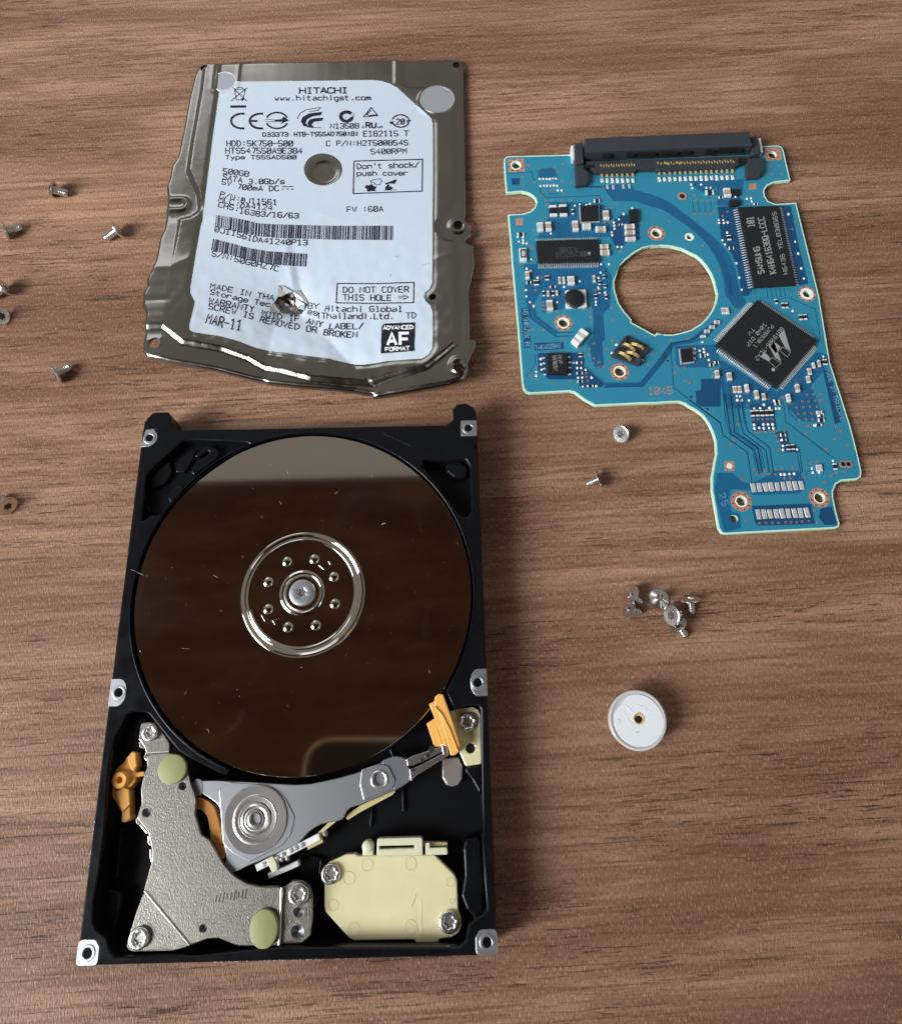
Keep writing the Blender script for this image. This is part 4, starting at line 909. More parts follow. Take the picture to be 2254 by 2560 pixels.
solid('recycling_mark', [C('C2', 920, 708, 970, 700, 940, 738), C('C2', 752, 722, 800, 715, 775, 750)], dz=.008)
print_line('printed_line', '20', C('C2', 822, 745, 900, 745), 13, 2.8, .66)
print_line('printed_line', 'RU', C('C2', 528, 780, 622, 780), 13, 3.4, .7)
print_line('printed_line', 'c', C('C2', 492, 782, 512, 782), 8, 1.4, .9)
print_line('printed_line', 'us', C('C2', 645, 782, 688, 782), 7, 1.2, .66)
# pictures in the warning box
solid('warning_picture', [C('C2', 512, 1365, 530, 1340, 555, 1345, 580, 1330, 600, 1350, 632, 1360, 610, 1385, 630, 1400, 580, 1398, 560, 1405, 535, 1400, 540, 1380), C('C2', 715, 1322, 780, 1300, 812, 1284, 828, 1290, 806, 1330, 780, 1325, 750, 1328, 712, 1336), C('C2', 720, 1385, 712, 1370, 740, 1330, 760, 1345, 740, 1365, 770, 1350, 790, 1375, 770, 1388, 828, 1385, 826, 1391, 698, 1394)])
lines('warning_picture', [C('C2', 580, 1330, 572, 1300, 600, 1288, 660, 1278, 682, 1298, 660, 1336, 632, 1342, 605, 1320, 590, 1305)], 1.5)
# advanced format badge
solid('format_badge', [C('C4', 676, 1200, 680, 1085, 692, 1062, 715, 1052, 1005, 1040, 1002, 1180, 1000, 1320, 840, 1332, 672, 1345)], dz=.06)
def badge(text, base, cap, w, wide): 
    A = Acc(); place_text(A, text, base, cap, w, lambda p, dz: on_lid_many(p, LZ + .12 + dz), wide); A.done('badge_letters', 'white_ink', label)
badge('ADVANCED', C('C4', 697, 1111, 988, 1104), 9.2, 2.4, .78)
badge('AF', C('C4', 738, 1262, 948, 1258), 29, 7.2, .70)
badge('FORMAT', C('C4', 718, 1322, 952, 1310), 9.0, 2.4, .78)
# barcodes
def barcode(top, bot, nbars, seed):
    rnd = random.Random(seed); A = Acc(); tp = np.array(top, float); bt = np.array(bot, float)
    def along(B, s):
        l = np.linalg.norm(np.diff(B, axis=0), axis=1); cu = np.concatenate([[0], np.cumsum(l)]); s *= cu[-1]; k = int(np.clip(np.searchsorted(cu, s) - 1, 0, len(l) - 1)); return B[k] + (B[k + 1] - B[k]) * (s - cu[k]) / l[k]
    units = []; 
    for i in range(nbars): units.append((rnd.choice((1, 1, 1, 2, 2, 3)), rnd.choice((1, 1, 1, 2, 2))))
    tot = sum(a + b for a, b in units); s = 0
    for a, b in units:
        s0, s1 = s / tot, (s + a) / tot; s += a + b
        p = [along(tp, s0), along(tp, s1), along(bt, s1), along(bt, s0)]; K_ = 4; L_ = [p[0] + (p[3] - p[0]) * k / K_ for k in range(K_ + 1)]; R_ = [p[1] + (p[2] - p[1]) * k / K_ for k in range(K_ + 1)]
        A.add(on_lid_many(L_, LZ) + on_lid_many(R_, LZ), [(k + 1, k + 2 + K_, k + 1 + K_, k) for k in range(K_)])
    return A.done('barcode', 'ink', label)
barcode(C('C3', 722, -8, 860, 12, 1000, 40, 1100, 66, 1300, 76, 1800, 88) + C('C4', 796, 95), C('C3', 712, 100, 860, 128, 1000, 160, 1100, 182, 1300, 200, 1800, 213) + C('C4', 793, 235), 92, 3)
barcode(C('C3', 694, 204, 860, 245, 1000, 285, 1200, 318, 1545, 340), C('C3', 677, 308, 850, 350, 1000, 395, 1200, 436, 1535, 456), 58, 9)
# scuffs on the label
A = Acc()
for (rg, x, y, l, a) in (('C4', 830, 395, 8, .4), ('C4', 632, 440, 3, 0), ('C4', 765, 580, 7, 1.2), ('C4', 657, 20, 3, 0), ('C4', 1100, 475, 14, .25), ('C4', 1140, 465, 10, .25), ('C4', 855, 1040, 5, .4)):
    p = T1(rg, x, y); q = [(p[0] - math.cos(a) * l / 2, p[1] + math.sin(a) * l / 2), (p[0] + math.cos(a) * l / 2, p[1] - math.sin(a) * l / 2)]; Lx, Rx = ribbon_data(q, 1.3); A.add(on_lid_many(Lx, LZ) + on_lid_many(Rx, LZ), [(2, 3, 1, 0)])
A.done('scuffs', 'torn', label, kind='stuff')

# ================================================================== CIRCUIT BOARD
ZB0, ZBT = .55, 1.40                                       # board faces
board = thing('circuit_board', 'blue circuit board with black edge connector and round cut-out, right of the dented lid', 'circuit board', (135, 130, 0))
def WB(reg, *p, z=None): return [q[:2] for q in W(T(reg, *p), ZBT if z is None else z)]
b_out = (T('B1', 84, 420, 90, 392, 112, 370, 140, 364, 810, 346) + T('B2', 1195, 216, 1340, 210, 1375, 222, 1395, 250, 1430, 400, 1466, 552, 1310, 570, 1240, 602, 1208, 650, 1215, 705, 1245, 750, 1300, 778, 1340, 783, 1520, 770, 1532, 815, 1640, 1250, 1745, 1683)
         + T('B4', 1500, 780, 1600, 1090, 1670, 1315) + T('B5', 1600, 400, 1655, 620, 1690, 780, 1684, 832, 1645, 858, 1500, 868, 1440, 905, 1412, 970, 1415, 1040, 1450, 1200, 1476, 1290, 1466, 1322, 1440, 1334, 900, 1362, 365, 1392, 325, 1382, 290, 1330, 250, 1100, 226, 960, 226, 830, 250, 690, 268, 600, 262, 480, 235, 390, 190, 300, 140, 232, 70, 180, 0, 142)
         + T('B4', 240, 1138, 195, 1125, 100, 1128, 0, 1136) + T('B3', 1500, 1426, 1010, 1450, 900, 1390, 800, 1315, 750, 1303, 345, 1326, 300, 1310, 272, 1270, 262, 1200, 215, 600, 160, 0)
         + T('B1', 165, 1400, 130, 1020, 300, 1010, 380, 985, 430, 940, 450, 880, 438, 840, 400, 800, 350, 775, 280, 762, 110, 776, 95, 600))
b_out = [p[:2] for p in W(b_out, ZBT)]
b_cut = (T('B1', 1800, 1352, 1650, 1395, 1550, 1450, 1450, 1530, 1380, 1600) + T('B3', 1255, 20, 1205, 180, 1208, 260, 1250, 400, 1310, 490, 1380, 568, 1380, 597, 1618, 727, 1640, 712, 1700, 722)
         + T('B4', 0, 525, 70, 541, 130, 542, 200, 530, 300, 500, 380, 450, 440, 390, 480, 330, 510, 265, 521, 190, 512, 100) + T('B2', 742, 1650, 720, 1550, 690, 1470, 640, 1390, 590, 1330, 540, 1290, 400, 1222, 300, 1198, 200, 1190, 100, 1200))
b_cut = [p[:2] for p in W(b_cut, ZBT)]
# mounting holes: crop, x, y, copper radius (0 = none), white radius, hole radius, square pad?
HOLES = [('B1', 222, 466, 0, 62, 47, 1), ('B2', 1290, 300, 0, 46, 40, 2), ('B2', 155, 1070, 84, 55, 42, 0), ('B2', 478, 1106, 0, 46, 27, 0), ('B3', 685, 603, 92, 64, 48, 0), ('B3', 1260, 1102, 96, 64, 50, 0), ('B4', 1300, 190, 76, 58, 34, 0), ('B5', 515, 1070, 102, 60, 46, 0), ('B5', 1278, 1035, 100, 60, 48, 0), ('B5', 444, 1240, 0, 0, 38, 0)]
holes = []; hinfo = []
for rg, x, y, rc, rwh, rh, sq in HOLES:
    p = T1(rg, x, y); c = V(*p, ZBT); k = PX(rg) * mm_per_px(*p, ZBT)
    hinfo.append((c, rc * k, rwh * k, rh * k, sq)); holes.append(circle(c, rh * k, 24))
ccw = lambda p: p if area2(p) > 0 else p[::-1]
prism('laminate', b_out, ZB0, ZBT, 'laminate', board, holes=[b_cut] + holes)
mask_out = inset(ccw(dedupe(b_out)), .32); mask_cut = inset(ccw(dedupe(b_cut)), -.32)
mk = prism('solder_mask', mask_out, ZBT, ZBT + .03, 'mask', board, holes=[mask_cut] + [circle(i[0], max(i[2], i[3] + .12, ) if i[4] != 2 else i[3] + .05, 24) for i in hinfo], bottom=False)
ZM = ZBT + .03
A_via = Acc()
for (c, rc, rwh, rh, sq) in hinfo:
    if sq == 1: pad = prism('mounting_pad', [p[:2] for p in WB('B1', 130, 400, 312, 388, 320, 535, 140, 545)], ZM, ZM + .02, 'padcopper', mk, holes=[circle(c, rwh, 24)], bottom=False)
    elif sq == 2: pad = prism('mounting_pad', fillet([p[:2] for p in WB('B2', 1215, 240, 1345, 228, 1372, 260, 1382, 352, 1222, 362)], .5), ZM, ZM + .02, 'padcopper', mk, holes=[circle(c, rh + .05, 24)], bottom=False)
    elif rc: pad = prism('mounting_pad', circle(c, rc, 40), ZM, ZM + .02, 'padcopper', mk, holes=[circle(c, rwh, 24)], bottom=False)
    else: pad = None
    if rwh > rh + .06 and sq != 2:
        prism('hole_ring', circle(c, rwh - .01, 28), ZBT - .1, ZM + .035, 'holewhite', mk, holes=[circle(c, rh, 28)], bottom=False)
    if pad:
        R_ = (rc or rwh * 1.35) - (rc - rwh) * .42 if rc else rwh * 1.28
        for i in range(8):
            t = .2 + 2 * PI * i / 8; A_via.pr(circle((c[0] + R_ * math.cos(t), c[1] + R_ * math.sin(t)), .17, 8), ZM + .0, ZM + .035)
A_via.done('pad_vias', 'hole', mk, kind='stuff')
lathe('plated_hole', [(45 * PX('B2') * .097, ZM), (44 * PX('B2') * .097, ZM + .05), (26 * PX('B2') * .097, ZM + .04), (.001, ZM + .035)], V(*T1('B2', 408, 706), ZM), 'padcopper', mk, 28, cap_top=False)
lathe('plated_hole_core', [(26 * PX('B2') * .097, ZM), (25 * PX('B2') * .097, ZM + .06), (.001, ZM + .06)], V(*T1('B2', 408, 706), ZM), 'hole', mk, 20, cap_top=False)
# copper areas under the mask and traces
PZ = [0.0]
def patch(reg, *p, mt='mask_dark', name='mask_area'):
    q = ccw(dedupe(WB(reg, *p))); PZ[0] += .0006
    hs = [circle(i[0], max(i[1], i[2], i[3]) + .02, 24) for i in hinfo if inside(i[0][:2], q)]
    hs = [h for h in hs if all(inside(a, q) for a in h)]
    return prism(name, q, ZM - .02, ZM + .004 + PZ[0] * (1 if mt == 'mask_dark' else .5), mt, mk, holes=hs, bottom=False)
band = T('G1', 560, 985, 600, 1080, 720, 1225) + T('B1', 1330, 865, 1450, 868, 1560, 872, 1700, 915, 1800, 960) + T('B2', 110, 800, 250, 855, 450, 990, 560, 1080, 650, 1170, 720, 1280, 780, 1400, 815, 1550, 830, 1683) + T('B4', 628, 240, 660, 290, 705, 325, 780, 265, 740, 180) + T('B2', 960, 1600, 930, 1420, 880, 1300, 780, 1170, 690, 1080, 600, 1010, 500, 930, 400, 850, 300, 775, 200, 722, 100, 685, 0, 660) + T('B1', 1750, 800, 1650, 765, 1545, 735) + T('G1', 1010, 960)
prism('trace_band', [p[:2] for p in W(band, ZM)], ZM - .02, ZM + .012, 'mask_mid', mk, bottom=False)
patch('B2', 480, 560, 1012, 540, 1000, 640, 960, 800, 750, 800, 750, 610, 640, 690, 500, 600, mt='mask_mid')
patch('B2', 755, 812, 930, 805, 1105, 1600, 1050, 1683, 990, 1683, 950, 1420, 900, 1290, 790, 1130, mt='mask_dark')
patch('B2', 1365, 805, 1470, 800, 1545, 1180, 1640, 1560, 1525, 1590, mt='mask_dark')
patch('B1', 600, 880, 930, 880, 1180, 900, 1290, 960, 1280, 1270, 460, 1290, 580, 1060, mt='mask_mid')
patch('B1', 1310, 1090, 1440, 1000, 1610, 1110, 1610, 1300, 1480, 1330, 1360, 1420, 1270, 1250, mt='mask_dark')
patch('B3', 280, 0, 1100, 0, 1180, 120, 1160, 440, 980, 460, 690, 460, 470, 500, 460, 280, 380, 420, 400, 520, 620, 700, 620, 745, 350, 560, 300, 380, mt='mask_mid')
patch('B3', 990, 460, 1160, 440, 1090, 510, 1110, 760, 1075, 800, 1100, 1050, 1040, 1080, 980, 1020, 940, 800, 1000, 740, mt='mask_mid')
patch('B3', 420, 912, 860, 905, 905, 960, 900, 1050, 1110, 1225, 1060, 1265, 865, 1268, 820, 1180, 540, 1180, 430, 1090, mt='mask_dark')
patch('B3', 1110, 1222, 1470, 1218, 1700, 930, 1790, 850, 1800, 900, 1500, 1250, 1110, 1270, mt='mask_mid')
patch('B4', 160, 640, 520, 625, 560, 800, 480, 830, 170, 825, mt='mask_mid')
patch('B4', 0, 780, 120, 610, 280, 590, 420, 480, 540, 400, 560, 440, 420, 580, 290, 620, 140, 640, 0, 860, mt='mask_mid')
patch('B4', 560, 760, 1040, 1040, 1390, 690, 1480, 720, 1490, 800, 1340, 980, 1390, 1120, 1440, 1280, 1380, 1300, 1250, 1290, 1140, 1180, 1080, 1060, 1010, 1180, 600, 1180, 540, 900, mt='mask_mid')
patch('B5', 600, 120, 830, 120, 865, 370, 630, 385, mt='mask_dark')
patch('B5', 840, 400, 960, 370, 985, 500, 1085, 545, 1075, 590, 905, 590, 900, 500, mt='mask_dark')
patch('B4', 385, 925, 555, 925, 555, 1165, 380, 1165, 345, 1140, 340, 1030, 385, 1020, mt='mask_dark')
patch('B5', 282, 790, 430, 795, 530, 885, 610, 900, 860, 770, 1075, 768, 1150, 900, 1100, 990, 625, 1010, 600, 962, 420, 950, 392, 1060, 420, 1172, 500, 1190, 515, 1330, 350, 1370, 250, 960, mt='mask_mid')
patch('B5', 620, 1115, 1200, 1092, 1235, 1290, 680, 1310, 650, 1280, mt='mask_dark')
patch('B5', 1290, 1140, 1400, 1120, 1450, 1300, 1330, 1300, 1275, 1230, mt='mask_dark')
patch('B3', 252, 456, 328, 455, 356, 854, 286, 858, mt='mask_dark')
patch('B3', 387, 808, 688, 800, 690, 868, 390, 890, mt='mask_dark')
patch('B4', 1437, 846, 1490, 840, 1612, 1290, 1542, 1316, mt='mask_dark')
patch('B1', 172, 612, 262, 610, 262, 682, 176, 688, mt='mask_dark')
patch('B1', 470, 510, 650, 490, 690, 600, 470, 620, mt='mask_mid')
TR = Acc(); TD = Acc()
def trace(reg, w, *p, acc=None):
    q = WB(reg, *p); Ls, Rs = ribbon_data(q, w); (acc or TD).pr(Ls + Rs[::-1], ZM, ZM + .02)
for off in (0, 26, 52, 78):   # signal lines curving round the cut-out
    trace('B2', .10, 0 + off * .1, 680 + off, 200, 740 + off, 400, 868 + off, 600, 1030 + off, 740 - off * .1, 1180 + off, 830 - off * .2, 1350 + off, 880 - off * .3, 1500 + off, 900 - off * .35, 1680)
for x in (610, 640, 668, 692): trace('B4', .10, x - 20, 20, x + 10, 150, x + 50, 280, x + 70, 310)
for k in range(4): trace('B2', .10, 505 + k * 60, 760, 530 + k * 52, 880)
for k in range(5): trace('B4', .11, 950 + k * 38, 140, 965 + k * 38, 235)
trace('B3', .16, 340, 420, 355, 560, 610, 745, 780, 735); trace('B3', .16, 395, 430, 405, 530, 630, 705, 800, 700)
trace('B3', .12, 990, 470, 1000, 740, 935, 810, 935, 880); trace('B3', .12, 1085, 520, 1110, 770, 1075, 800, 1095, 1040)
trace('B3', .12, 920, 1050, 1115, 1215, 1470, 1218, 1720, 900, 1800, 800); trace('B3', .12, 900, 1060, 1100, 1260, 1500, 1252, 1760, 940)
trace('B1', .14, 490, 700, 500, 780, 570, 830, 1160, 805, 1180, 880); trace('B1', .12, 590, 760, 610, 785, 710, 785)
for k in range(9): trace('B1', .07, 680 + k * 24, 1280, 680 + k * 24, 1200 - (k % 4) * 18, 650 + k * 26, 1140 - (k % 3) * 20)
for k in range(10): trace('B3', .07, 640 + k * 30, 66, 640 + k * 32, 110 + (k % 3) * 16)
for k in range(6): trace('B3', .08, 1000 + k * 26, 330 + k * 8, 1020 + k * 26, 470)
trace('B4', .16, 120, 640, 150, 1000, 560, 1315); trace('B4', .14, 560, 860, 600, 1315); trace('B4', .14, 620, 960, 660, 1160, 700, 1180, 720, 1315); trace('B4', .14, 640, 960, 700, 1150, 740, 1170, 760, 1315)
trace('B5', .22, 0, 75, 310, 300, 335, 420, 575, 590, 620, 890); trace('B5', .26, 350, 0, 410, 410, 640, 570, 690, 800); trace('B5', .26, 410, 0, 450, 390, 680, 550, 720, 800); trace('B5', .24, 480, 120, 530, 400, 755, 570, 790, 800); trace('B5', .24, 520, 100, 575, 380, 790, 540, 830, 790)
trace('B5', .16, 920, 60, 950, 290, 1420, 650); trace('B5', .16, 960, 60, 980, 200, 1060, 280); trace('B5', .16, 1060, 590, 1095, 790, 1040, 870); trace('B5', .16, 1080, 560, 1115, 790); trace('B5', .14, 1110, 860, 1170, 770, 1200, 765)
trace('B4', .14, 1140, 220, 1370, 320, 1410, 540); trace('B4', .12, 1380, 700, 1420, 780)
for k in range(14): trace('B4', .06, 570 + k * 30, 780 + k * 20, 540 + k * 24, 860 + k * 18)
for k in range(12): trace('B4', .06, 1130 + k * 20, 980 - k * 24, 1160 + k * 24, 1010 - k * 22)
for k in range(12): trace('B4', .06, 1170 + k * 16, 380 + k * 12, 1210 + k * 15, 350 + k * 14)
for k in range(7): trace('B5', .07, 330 + k * 16, 20, 392 + k * 16, 400, 620 + k * 15, 560, 668 + k * 14, 770)
for k in range(6): trace('B4', .07, 20 + k * 12, 770 - k * 6, 130 + k * 10, 620 - k * 2, 290 + k * 10, 600 - k * 6, 400 + k * 12, 520 - k * 12)
for k in range(5): trace('B3', .07, 1010 + k * 15, 520, 1025 + k * 15, 760, 985 + k * 18, 830, 1000 + k * 16, 980)
for k in range(4): trace('B3', .07, 1130, 1228 + k * 9, 1470 + k * 4, 1226 + k * 9, 1740, 920 + k * 10)
for k in range(6): trace('B2', .07, 1020 + k * 20, 1600, 1030 + k * 20, 1670)
for k in range(8): trace('B2', .06, 870 + (k % 3) * 12, 880 + k * 60, 930 + k * 14, 890 + k * 62)
for k in range(5): trace('B1', .07, 860 + k * 12, 700 + k * 4, 1180 + k * 6, 700 + k * 4)
trace('B1', .12, 110, 560, 400, 540, 430, 660); trace('B1', .1, 1200, 690, 1310, 860); trace('B3', .1, 300, 1160, 390, 1050, 400, 920)
for k in range(9): trace('B4', .06, 1190 + k * 22, 1060 + (k % 2) * 20, 1230 + k * 18, 1150, 1215 + k * 20, 1280)
for k in range(6): trace('B5', .06, 700 + k * 30, 120, 705 + k * 28, 60, 690 + k * 30, 0)
TD.done('traces', 'mask_trace', mk, kind='stuff')
# vias
VA, VB = Acc(), Acc()
vias = [('B1', (345, 465, 375, 468, 300, 595, 312, 690, 430, 655, 740, 640, 485, 510, 655, 495, 700, 540, 500, 805, 545, 748, 620, 748, 655, 745, 760, 775, 560, 865, 628, 862, 742, 858, 840, 858, 565, 910, 560, 1045, 520, 1085, 1345, 905, 1235, 945, 1290, 945, 1215, 1110, 1270, 1105, 1400, 1440, 420, 1195, 380, 1370, 400, 1400, 270, 1580, 1230, 1660, 755, 450, 850, 660)),
        ('B2', (285, 955, 610, 1190, 775, 1435, 530, 700, 545, 750, 600, 750, 655, 750, 710, 745, 530, 880, 585, 880, 640, 880, 695, 880, 725, 850, 1510, 960, 1485, 1030, 805, 900, 850, 860, 1270, 410, 1360, 410, 1290, 490, 1380, 490, 1190, 750)),
        ('B3', (400, 268, 465, 138, 480, 388, 485, 425, 488, 465, 548, 492, 628, 488, 962, 450, 962, 488, 968, 545, 972, 597, 1185, 450, 1187, 578, 485, 675, 675, 770, 372, 672, 848, 872, 948, 872, 1000, 812, 955, 930, 1000, 965, 1050, 1005, 990, 1018, 1045, 1058, 1098, 1048, 1165, 1000, 1420, 705, 1515, 745, 1185, 787, 1130, 870, 1600, 930, 1552, 1030, 1708, 920, 1752, 990, 572, 1222, 760, 1198, 345, 1142, 408, 1060, 415, 1175, 898, 945, 920, 1115, 920, 1155, 930, 1195, 1005, 272, 1118, 78, 895, 470)),
        ('B4', (132, 590, 272, 582, 58, 708, 98, 770, 178, 818, 240, 825, 163, 872, 250, 942, 290, 962, 298, 1082, 440, 1185, 480, 840, 522, 838, 488, 902, 640, 1050, 788, 1158, 870, 1105, 972, 1098, 1098, 1092, 1152, 1140, 790, 1050, 1210, 960, 1300, 1062, 1358, 1060, 1350, 1005, 1260, 1118, 1315, 1118, 1375, 1112, 1430, 1112, 1418, 1058, 1212, 1175, 1270, 1170, 1328, 1168, 1385, 1165, 1225, 1230, 1280, 1225, 1340, 1222, 1235, 1280, 1292, 1278, 1350, 1275)),
        ('B5', (25, 50, 185, 165, 410, 15, 440, 468, 408, 522, 490, 312, 635, 270, 680, 268, 725, 270, 772, 268, 818, 268, 660, 390, 702, 390, 752, 390, 800, 385, 845, 385, 935, 385, 860, 425, 875, 480, 885, 562, 1165, 335, 1155, 410, 1430, 460, 1560, 525, 1350, 558, 1445, 345, 1492, 388, 1200, 700, 1260, 678, 1450, 792, 1395, 822, 1332, 885, 640, 765, 748, 765, 855, 752, 912, 752, 1022, 748, 668, 812, 728, 808, 790, 805, 848, 805, 940, 845, 998, 845, 1130, 835, 530, 850, 558, 1262, 1228, 1158, 1258, 1275, 695, 1285, 757, 1282, 820, 1280, 880, 1278, 950, 1275, 1003, 1275, 1057, 1273, 1112, 1268, 1177, 1265, 1318, 325, 1525, 780))]
for rg, ps in vias:
    for q in T(rg, ps):
        c = V(*q, ZM); VA.pr(circle(c, .26, 10), ZM + .02, ZM + .035); VB.pr(circle((c[0] + .03, c[1] - .02), .13, 8), ZM + .03, ZM + .045)
VA.done('via_rings', 'padcopper', mk, kind='stuff'); VB.done('via_holes', 'hole', mk, kind='stuff')
for rg, x, y in (('B5', 1510, 706), ('B5', 1563, 705)):
    c = V(*T1(rg, x, y), ZM); h = lathe('test_hole', [(.78, ZM), (.76, ZM + .04), (.5, ZM + .05)], c, 'padcopper', mk, 20, cap_top=False); lathe('test_hole_core', [(.5, ZM), (.5, ZM + .045), (.001, ZM + .045)], c, 'hole', mk, 16, cap_top=False)
for rg, pp in (('B1', (218, 1066, 300, 1064, 300, 1138, 220, 1140)), ('B2', (1060, 585, 1130, 580, 1135, 638, 1062, 645)), ('B5', (350, 678, 450, 678, 450, 770, 352, 772))):
    prism('fiducial_pad', WB(rg, *pp), ZM, ZM + .025, 'padcopper', mk, bottom=False)
prism('fiducial_dot', circle(V(*T1('B5', 400, 724), ZM), .62, 18), ZM + .02, ZM + .04, 'holewhite', mk, bottom=False)
# printing on the board
surfB = lambda pts, dz: [V(p[0], p[1], ZM + .03 + dz) for p in pts]
def btext(text, base, cap, w, mt, name='board_print', z=0., wide=.72, parent=None):
    A = Acc(); place_text(A, text, base, cap, w, lambda pts, dz: [V(p[0], p[1], (ZM + .03 if not z else z) + dz) for p in pts], wide); return A.done(name, mt, parent or mk)
btext('TAKAO26HI', T('B3', 400, 876, 660, 856), 11, 1.6, 'silk'); btext('10 76SZ10HS GH', T('B3', 290, 850, 258, 470)[::1] if False else T('B3', 348, 845, 322, 465), 12, 1.5, 'silk')
btext('MADE IN THAILAND', T('B4', 1462, 850, 1590, 1290)[::1], 10, 1.6, 'silk'); btext('1045', T('B3', 1560, 1336, 1800, 1326), 17, 2.2, 'padcopper')
btext('25', T('B5', 300, 1000, 340, 1120), 14, 1.4, 'silk', wide=.6)

# small parts: shared meshes
def shared(name, hx, hy, hz, mt, bev=.05):
    bm = bmesh.new(); bmesh.ops.create_cube(bm, size=1); bmesh.ops.scale(bm, vec=(2 * hx * MM, 2 * hy * MM, hz * MM), verts=bm.verts); bmesh.ops.translate(bm, vec=(0, 0, hz * MM / 2), verts=bm.verts)
    if bev: bmesh.ops.bevel(bm, geom=[e for e in bm.edges], offset=bev * MM, segments=1, affect='EDGES')
    me = bpy.data.meshes.new(name); bm.to_mesh(me); bm.free(); me.materials.append(M[mt]); return me
CACHE = {}
def chip(name, reg, x, y, w, h, body, ends=True, hz=.55, ang=0., end='tin_white', label_=None):
    """two-terminal component; w, h in crop units, long side carries the terminals"""
    p = T1(reg, x, y); k = PX(reg) * mm_per_px(*p, ZM + hz); c = V(*p, ZM + hz * .8); W_, H_ = w * k, h * k
    long_y = H_ >= W_
    l, s_ = (H_, W_) if long_y else (W_, H_)
    l, s_ = round(l * 5) / 5, round(s_ * 5) / 5
    l = max(l, .4); s_ = max(s_, .3)
    key = (l, s_, body, hz)
    if key not in CACHE:
        CACHE[key] = (shared('m', l / 2 * (.62 if ends else 1), s_ / 2 * .97, hz, body, min(.05, s_ * .12)), shared('m', l * .12, s_ / 2, hz * 1.06, end, min(.07, s_ * .15)))
    a = ang + (PI / 2 if long_y else 0)
    o = link(name, CACHE[key][0], None, board, label=label_); o.location = [(c[i] - ORIG[board][i]) * MM for i in (0, 1)] + [ZM * MM]; o.rotation_euler = (0, 0, a)
    if ends:
        for sgn in (-1, 1):
            e = link('terminal', CACHE[key][1], None, o); e.location = (sgn * l * .38 * MM, 0, 0)
    return o
CAPS = [('B1', 495, 1155, 70, 115), ('B1', 587, 1150, 70, 115), ('B1', 890, 1145, 70, 130), ('B1', 1235, 1022, 70, 115), ('B1', 1015, 1150, 95, 75), ('B1', 1175, 1180, 110, 70), ('B1', 1500, 1150, 110, 52), ('B1', 1503, 1218, 110, 52), ('B1', 1510, 1290, 112, 52), ('B1', 1213, 1378, 100, 62), ('B1', 1220, 1445, 108, 66),
        ('B2', 850, 668, 62, 95), ('B3', 765, 168, 72, 98), ('B3', 548, 420, 66, 112), ('B3', 318, 112, 40, 90), ('B3', 648, 165, 26, 76), ('B3', 690, 165, 26, 76), ('B3', 1002, 150, 26, 76), ('B3', 530, 300, 26, 62), ('B3', 620, 295, 26, 56), ('B5', 1280, 742, 52, 66), ('B5', 1280, 198, 55, 34),
        ('B4', 680, 1015, 30, 62), ('B4', 720, 1015, 30, 62), ('B4', 783, 1003, 30, 70), ('B4', 868, 1058, 30, 78), ('B4', 930, 1078, 30, 66), ('B4', 1222, 1003, 28, 72), ('B4', 1143, 1088, 28, 72), ('B4', 632, 902, 40, 70), ('B4', 527, 882, 28, 72), ('B4', 580, 335, 28, 62), ('B4', 612, 335, 28, 62), ('B4', 1408, 790, 24, 62), ('B4', 1325, 860, 28, 62), ('B4', 1315, 928, 28, 62), ('B4', 1360, 808, 24, 56), ('B4', 525, 432, 44, 28), ('B4', 482, 475, 44, 28), ('B4', 438, 510, 44, 28), ('B4', 405, 556, 46, 26)]
for k, (rg, x, y, w, h) in enumerate(CAPS): chip('capacitor', rg, x, y, w, h, 'tan' if k % 4 else 'grey_cer', hz=.8 if max(w, h) * PX(rg) > 20 else .5)
RESI = [('B1', 641, 975, 84, 150), ('B1', 752, 970, 84, 155), ('B1', 275, 1240, 72, 46), ('B1', 1132, 862, 64, 46), ('B1', 860, 985, 30, 66), ('B1', 1395, 1130, 40, 26), ('B2', 678, 668, 82, 46), ('B2', 1128, 780, 44, 28), ('B2', 868, 1110, 44, 60), ('B2', 890, 1212, 50, 30), ('B2', 788, 715, 44, 34),
        ('B3', 410, 190, 50, 62), ('B3', 332, 188, 50, 36), ('B3', 485, 300, 28, 62), ('B3', 580, 300, 28, 62), ('B3', 520, 140, 46, 50), ('B3', 1100, 128, 30, 44), ('B3', 1056, 190, 26, 44), ('B3', 1112, 225, 30, 44), ('B3', 1056, 278, 26, 44), ('B3', 1018, 330, 30, 56), ('B3', 1125, 335, 30, 50), ('B3', 860, 930, 36, 50), ('B3', 852, 1115, 64, 28), ('B3', 858, 1200, 60, 28), ('B3', 960, 1246, 64, 28), ('B3', 850, 1008, 54, 26), ('B3', 578, 232, 64, 28),
        ('B4', 1095, 288, 26, 50), ('B4', 1127, 288, 26, 50), ('B4', 1250, 390, 28, 52), ('B4', 1288, 388, 28, 52), ('B4', 1460, 778, 38, 52), ('B4', 1037, 252, 26, 44), ('B4', 833, 1222, 30, 58), ('B4', 873, 1220, 30, 58), ('B4', 914, 1220, 30, 58), ('B4', 956, 1218, 30, 58), ('B4', 996, 1216, 30, 58), ('B4', 725, 1108, 44, 26), ('B4', 1045, 1128, 46, 44), ('B4', 400, 722, 46, 40), ('B4', 520, 782, 40, 34), ('B4', 478, 802, 40, 30),
        ('B5', 925, 420, 54, 34), ('B5', 935, 466, 50, 32), ('B5', 975, 540, 34, 54), ('B5', 1022, 536, 34, 54), ('B5', 1300, 222, 44, 40), ('B5', 1300, 275, 62, 36), ('B5', 1272, 322, 60, 30), ('B5', 1435, 728, 36, 64), ('B5', 862, 95, 46, 44), ('B5', 495, 80, 44, 26)]
for rg, x, y, w, h in RESI: chip('resistor', rg, x, y, w, h, 'res', hz=.55 if max(w, h) * PX(rg) > 20 else .35)
